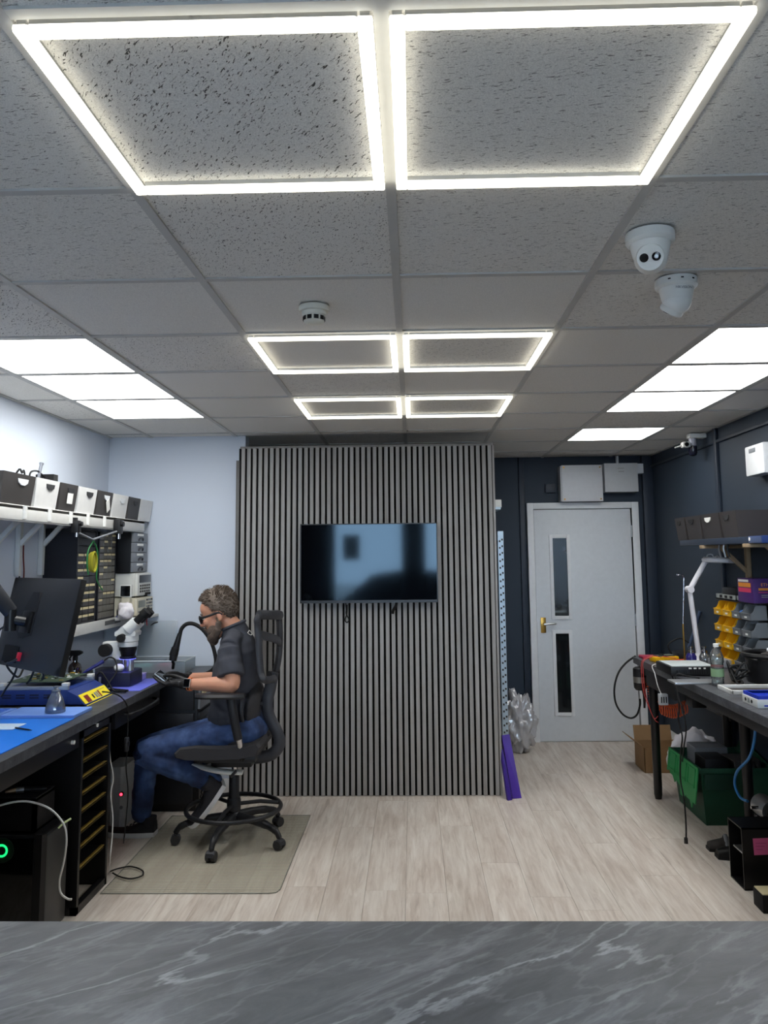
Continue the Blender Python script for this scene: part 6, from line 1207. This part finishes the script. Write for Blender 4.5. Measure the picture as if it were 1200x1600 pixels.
# ---- under the table: crate, bag, cardboard, computer case, shoes
m_cr = mat('dark_green_crate', (22,70,50), .5); m_crl = mat('bright_green_lid', (44,140,78), .5)
t = T('green_crate', 'dark green crate with a bright green flap lid under the table', 'crate', (1.9, 3.3, 0)); x0, x1, y0, y1, h = 1.70, 2.11, 3.06, 3.585, .325
def tap(z): k = .03*(1-z/h); return [(x0+k, y0+k, z), (x1-k, y0+k, z), (x1-k, y1-k, z), (x0+k, y1-k, z)]
g = G(); A, B = tap(0), tap(h); g.v += [Vector(q) for q in A+B]; ins = [Vector((q[0]*.985+.015*1.905, q[1]*.985+.015*3.32, q[2])) for q in B]; bot = [Vector((q[0]*.985+.015*1.905, q[1]*.985+.015*3.32, .01)) for q in A]; g.v += ins+bot
for i in range(4): j = (i+1) % 4; g.f += [(i, j, 4+j, 4+i), (4+i, 4+j, 8+j, 8+i), (8+i, 8+j, 12+j, 12+i)]
g.f += [(0, 1, 2, 3), (12, 13, 14, 15)]; g.obj('crate_body', m_cr, t, smooth=False)
G().box(x0-.006, x1+.006, y0-.012, y0+.004, h-.03, h+.004, .003).box(x1-.004, x1+.008, y0, y1, h-.03, h+.004, .003).box(x0-.004, x0+.006, y0, y1, h-.02, h+.004, .003).obj('rim', m_cr, t); G().box(x0+.02, x0+.20, y0-.012, y0+.01, h-.115, h-.02, .004).obj('grip_panel', mat('green_grip', (16,54,40), .5), t)
for s, dx in ((0, 0),):
    # interlocking flap hanging over the side
    top = [Vector((x0-.012, y0+.0, h+.004)), Vector((x0-.012, y1, h+.004))]; F = []; n = 10; drop = [.20, .235, .20, .19, .215, .17, .16, .175, .145, .13, .14]
    pts = [(y0+(y1-y0)*i/n, h-drop[i]) for i in range(n+1)]; poly = [(y0, h+.004), (y1, h+.004)]
    for i in range(n, -1, -1):
        poly.append((pts[i][0], pts[i][1])); 
        if i: poly.append((pts[i][0]-.012, pts[i-1][1] if i % 2 else pts[i][1]))
    g = G().mark(); g.prism(poly, 'x', -.006, 0); M = TR(x0-.008, 0, h) @ Matrix.Rotation(.13, 4, 'Y') @ TR(0, 0, -h); g.xf(M); fl_ = g.obj('flap_lid', m_crl, t, smooth=False)
    for (ya, yb) in ((y0+.03, y0+.15), (y0+.18, y0+.34), (y0+.37, y0+.50)):
        g = G().mark().box(-.010, -.005, ya, ya+.008, h-.12, h-.012).box(-.010, -.005, yb-.008, yb, h-.12, h-.012).box(-.010, -.005, ya, yb, h-.02, h-.012).box(-.010, -.005, ya, yb, h-.12, h-.112); g.xf(M); g.obj('flap_rib', m_crl, fl_, smooth=False)
    g = G().mark().box(0, .006, y0+.02, y1-.02, 0, .24, .002); g.xf(TR(x1+.0, 0, h+.004) @ Matrix.Rotation(-.6, 4, 'Y')); g = G().mark(); g.prism([(y0+.02, h+.005), (y1-.02, h+.005), (y1-.06, h+.055), (y0+.3, h+.06), (y0+.1, h+.02)], 'x', x1+.004, x1+.009); g.obj('rear_flap', m_cr, t, smooth=False)
for k, (xa, ya, w_, d_, z, mm, lab) in enumerate(((1.76, 3.14, .14, .18, .36, m_black, 'black box standing in the green crate'), (1.93, 3.14, .12, .2, .345, m_char, 'charcoal box standing in the green crate'), (1.78, 3.36, .2, .16, .375, m_grey, 'grey box at the back of the green crate'))):
    tag(G().box(xa, xa+w_, ya, ya+d_, .0105, z, .006).obj('crate_box', mm), lab, 'box', 'boxes in the green crate')
t = T('perforated_plate', 'black perforated panel leaning in the green crate', 'panel', (2.02, 3.12, .02)); G().box(2.065, 2.075, 3.12, 3.36, .0105, .36, .001).obj('panel', m_ink, t)
for r in range(6):
    for c in range(4): G().cyl((2.0655, 3.15+c*.04, .20+r*.024), (2.0635, 3.15+c*.04, .20+r*.024), .007, n=8).obj('dot', m_grey, t)
q = at(1085, 1160, y=3.75); tag(blob('carrier_bag', (q.x, 3.78, .19), (.17, .12, .19), mat('white_film', (226,222,226), .35), amp=.35, sc=14, seed=4, flat=.001, hard=False), 'white plastic carrier bag behind the green crate', 'bag')
# cardboard box with open flaps
m_cd = mat('brown_card', (150,118,82), .8); t = T('cardboard_box', 'small open cardboard box beside the table leg', 'box', (1.8, 4.32, 0)); x0, x1, y0, y1, h = 1.70, 1.98, 4.20, 4.45, .175
G().box(x0, x1, y0, y0+.004, .003, h).box(x0, x1, y1-.004, y1, .003, h).box(x0, x0+.004, y0, y1, .003, h).box(x1-.004, x1, y0, y1, .003, h).box(x0, x1, y0, y1, 0, .004).obj('box_walls', m_cd, t, smooth=False)
for (o_, ax, ang, w_, dpt) in (((x0, y0, h), 'Y', -2.35, 'x', 1), ):
    g = G().mark().box(0, .004, 0, y1-y0, 0, .11); g.xf(TR(x0, y0, h) @ Matrix.Rotation(-.95, 4, 'Y')); g.obj('flap', m_cd, t)
    g = G().mark().box(0, x1-x0, 0, .004, 0, .11); g.xf(TR(x0, y1-.004, h) @ Matrix.Rotation(-.25, 4, 'X')); g.obj('flap', m_cd, t); g = G().mark().box(0, .004, 0, y1-y0, 0, .10); g.xf(TR(x1, y0, h) @ Matrix.Rotation(1.2, 4, 'Y')); g.obj('flap', m_cd, t)
# black computer case with pink note
t = T('computer_case', 'open black computer case with a pink note under the table', 'computer case', (1.75, 2.28, 0)); x0, x1, y0, y1, h = 1.578, 1.96, 2.195, 2.36, .28
G().box(x0, x1, y0, y0+.006, 0, h).box(x0, x1, y1-.006, y1, 0, h).box(x0, x1, y0, y1, h-.006, h).box(x0, x1, y0, y1, 0, .006).box(x0+.17, x0+.176, y0, y1, .006, h).obj('case_shell', m_blackm, t, smooth=False); G().box(x0+.01, x0+.06, y0+.02, y1-.03, h*.55, h*.57).obj('drive_bay', m_alu, t)
a = at(1176, 1310, y=y0); g = G().mark().box(0, .075, -.001, .0, -.075, 0); g.xf(TR(a.x, y0-.0006, a.z) @ Matrix.Rotation(-.03, 4, 'Y')); n_ = g.obj('pink_note', mat('pink_paper', (226,104,156), .8), t)
for k in range(3): G().box(a.x+.012, a.x+.062-.01*k, y0-.0022, y0-.0015, a.z-.022-.014*k, a.z-.0205-.014*k).obj('note_line', mat('note_ink', (170,60,110), .8), n_)
# pair of black shoes
for k, (yy, xx, lab) in enumerate(((2.71, 1.60, 'black slip-on shoe farther from the counter, beside the computer case'), (2.60, 1.605, 'black slip-on shoe with a grey stripe closer to the counter'))):
    t = T('slip_on_shoe', lab, 'shoe', (xx+.13, yy, 0), 'pair of shoes under the table'); rows = []; rs = []
    for i in range(13):
        q = i/12; x = xx+.27*q; w_ = .044*math.sin(math.pi*min(1, .12+q*.80))**.6; hh = .03+.035*min(1, q*1.6)
        rows.append([(x, yy+w_*math.cos(a_), .014+hh*max(0, math.sin(a_))) for a_ in [j*math.pi/8 for j in range(9)]]); rs.append([(x-.004, yy-w_-.004, 0), (x-.004, yy+w_+.004, 0), (x-.004, yy+w_+.004, .016), (x-.004, yy-w_-.004, .016)])
    G().ring_loft(rows).obj('upper', m_char if k == 0 else m_black, t, ang=60); G().ring_loft(rs).obj('sole', m_rubber, t); G().tube([(xx+.09, yy-.043, .03), (xx+.092, yy, .076), (xx+.09, yy+.043, .03)], .006, 8, flat=.012).obj('strap', m_grey, t)
t = T('motor_housing', 'silver motor housing standing under the table', 'motor', (1.98, 2.58, 0)); q = at(1197, 1262, y=2.58); 
G().cyl((q.x, 2.50, q.z), (q.x, 2.64, q.z), .055, n=26).obj('housing', m_alu, t); G().cyl((q.x, 2.49, q.z), (q.x, 2.50, q.z), .03, n=20).obj('end_cap', m_ink, t); G().box(q.x-.05, q.x+.05, 2.52, 2.62, 0, q.z-.04, .005).obj('stand', m_blackm, t); G().cyl((q.x-.09, 2.55, q.z+.01), (q.x-.05, 2.55, q.z+.01), .008, n=10).obj('valve', m_chrome, t)
q = at(1193, 1428, z=0); t = T('small_black_box', 'black box with pale rim at the edge of the floor', 'box', (q.x+.1, q.y+.1, 0)); G().box(q.x, q.x+.25, q.y, q.y+.10, 0, .075, .004).obj('box_body', m_ink, t); G().box(q.x+.004, q.x+.246, q.y+.004, q.y+.096, .074, .080, .002).obj('pale_rim', m_cream, t)
# ---- wall shelf with dark bins
t = T('navy_shelf', 'navy wall shelf on wooden brackets carrying dark bins', 'shelf', (2.0, 3.1, 1.6)); sxf = 1.86
G().box(sxf, XR-.001, 2.62, 3.68, 1.625, 1.662, .002).obj('board', mat('navy_board', (44,54,70), .5), t)
for u, vv in ((1093, 855), (1160, 850)):
    y = at(u, vv, x=1.84).y; br = G().box(XR-.03, XR-.001, y-.018, y+.018, 1.40, 1.605, .004).obj('bracket_upright', m_wood, t); G().box(1.845, XR-.03, y-.018, y+.018, 1.603, 1.624, .004).obj('bracket_arm', m_wood, br); g = G().mark().box(0, .235, -.014, .014, -.012, .010, .003); g.xf(TR(XR-.02, y, 1.45) @ Matrix.Rotation(math.pi+math.atan2(.155, .155), 4, 'Y')); g.obj('bracket_brace', m_wood, br)
m_db2 = mat('dark_brown_bin', (56,52,52), .5); rb = [at(u, 825, x=1.85).y for u in (1054, 1070, 1094, 1124, 1151)]
for i in range(4):
    storage_bin('storage_bin', ['dark brown bin at the door end of the navy shelf', 'dark brown bin second from the door end of the navy shelf', 'dark brown bin with a white patch in its handle slot', 'dark brown bin at the counter end of the navy shelf'][i], rb[i+1]+.006, rb[i]-.006, m_db2, [m_ink, m_ink, m_paper, MATS['hole_dark']][i], None, xf=1.85, xb=2.12, zb=1.663, h=.15, sgn=-1, grp='storage bins on the navy shelf')
t = T('blue_switch_box', 'flat blue metal device beside the navy shelf end', 'device', (2.0, 2.5, 1.6245)); G().box(1.87, 2.12, 2.44, 2.612, 1.6245, 1.664, .003).obj('metal_case', mat('deep_blue_metal', (28,52,110), .4), t); G().lathe([(.009, 0), (.009, .002)], (0, 0, 0), 14).obj('badge', m_paper, t) if False else G().cyl((1.8695, 2.59, 1.648), (1.867, 2.59, 1.648), .010, n=16).obj('badge', m_paper, t)
G().box(1.868, 1.871, 2.445, 2.607, 1.627, 1.661, .001).obj('front_plate', mat('slate_front', (70,84,116), .4), t)
t = T('spring_clips', 'grey spring clips hanging under the navy shelf', 'clip', (1.95, 3.2, 1.55))
for k, u in enumerate((1125, 1132, 1138)):
    q = at(u, 860, x=1.90); G().tube(crom([(1.90, q.y, 1.624), (1.895, q.y, 1.60), (1.90, q.y, 1.57), (1.905, q.y, 1.55)], 4), [.007]*13, 8).obj('clip', [m_grey, m_alu, m_blackm][k], t)
# ---- beside the slatted wall: leaning folders, shelving post, bag
m_pf = mat('violet_plastic', (78,50,158), .4); m_pf2 = mat('deep_violet_plastic', (58,36,130), .45)
def slab(name, P, th, m, lab):
    n_ = (P[1]-P[0]).cross(P[3]-P[0]).normalized(); n_ = n_ if n_.y > 0 else -n_; g = G(); g.hexa(P+[q+n_*th for q in P]); return tag(g.obj(name, m, smooth=False), lab, 'folder')
a, b, c, d = at(801, 1248, z=.001), at(815, 1247, z=.001), at(796, 1147, y=3.72), at(784, 1149, y=3.72)
slab('purple_folder', [a, b, c, d], .03, m_pf, 'violet folder leaning outermost against the slatted wall end')
a, b, c, d = at(794, 1251, z=.001), at(800.5, 1250, z=.001), at(786, 1170, y=3.68), at(783, 1172, y=3.68)
slab('purple_folder', [a, b, c, d], .02, m_pf2, 'deep violet folder tucked behind the outermost one')
y = 4.25; a, b = at(777, 830, y=y), at(788, 1148, y=y); t = T('shelving_post', 'perforated white steel shelving post behind the slatted wall', 'shelving', (a.x+.02, y, 0)); m_st = mat('pale_blue_steel', (186,202,214), .35, .3)
G().box(a.x, a.x+.045, y, y+.003, 0, a.z, .001).box(a.x, a.x+.003, y, y+.045, 0, a.z, .001).obj('post', m_st, t, smooth=False)
zz = .08; hm = G().box(-.006, .006, -.0012, .0, -.007, .007).mesh('slot'); hm.materials.append(m_char)
while zz < a.z-.03:
    piece('slot', hm, t, Vector((a.x+.016, y, zz))-ORG[t.name]); piece('slot', hm, t, Vector((a.x+.034, y, zz+.012))-ORG[t.name]); zz += .05
q = at(776, 787, y=4.4); tag(G().box(q.x-.12, q.x+.035, 4.38, 4.44, q.z-.03, q.z+.03, .003).obj('white_carton', m_whitep), 'white carton poking out behind the slatted wall top', 'carton'); G().box(q.x-.3, q.x+.02, 4.3, 4.6, q.z-.05, q.z-.031).obj('store_shelf', m_st, t)
q = at(808, 1120, y=4.85); bg_ = tag(blob('foam_bag', (q.x+.01, 4.86, .215), (.135, .13, .24), see_mat('clear_film', (222,224,228), .62, (226,226,230), gloss=.35, rough=.15), amp=.32, sc=20, seed=7, sub=5, flat=.001, hard=False), 'bulging clear bag of white foam beside the door', 'bag')
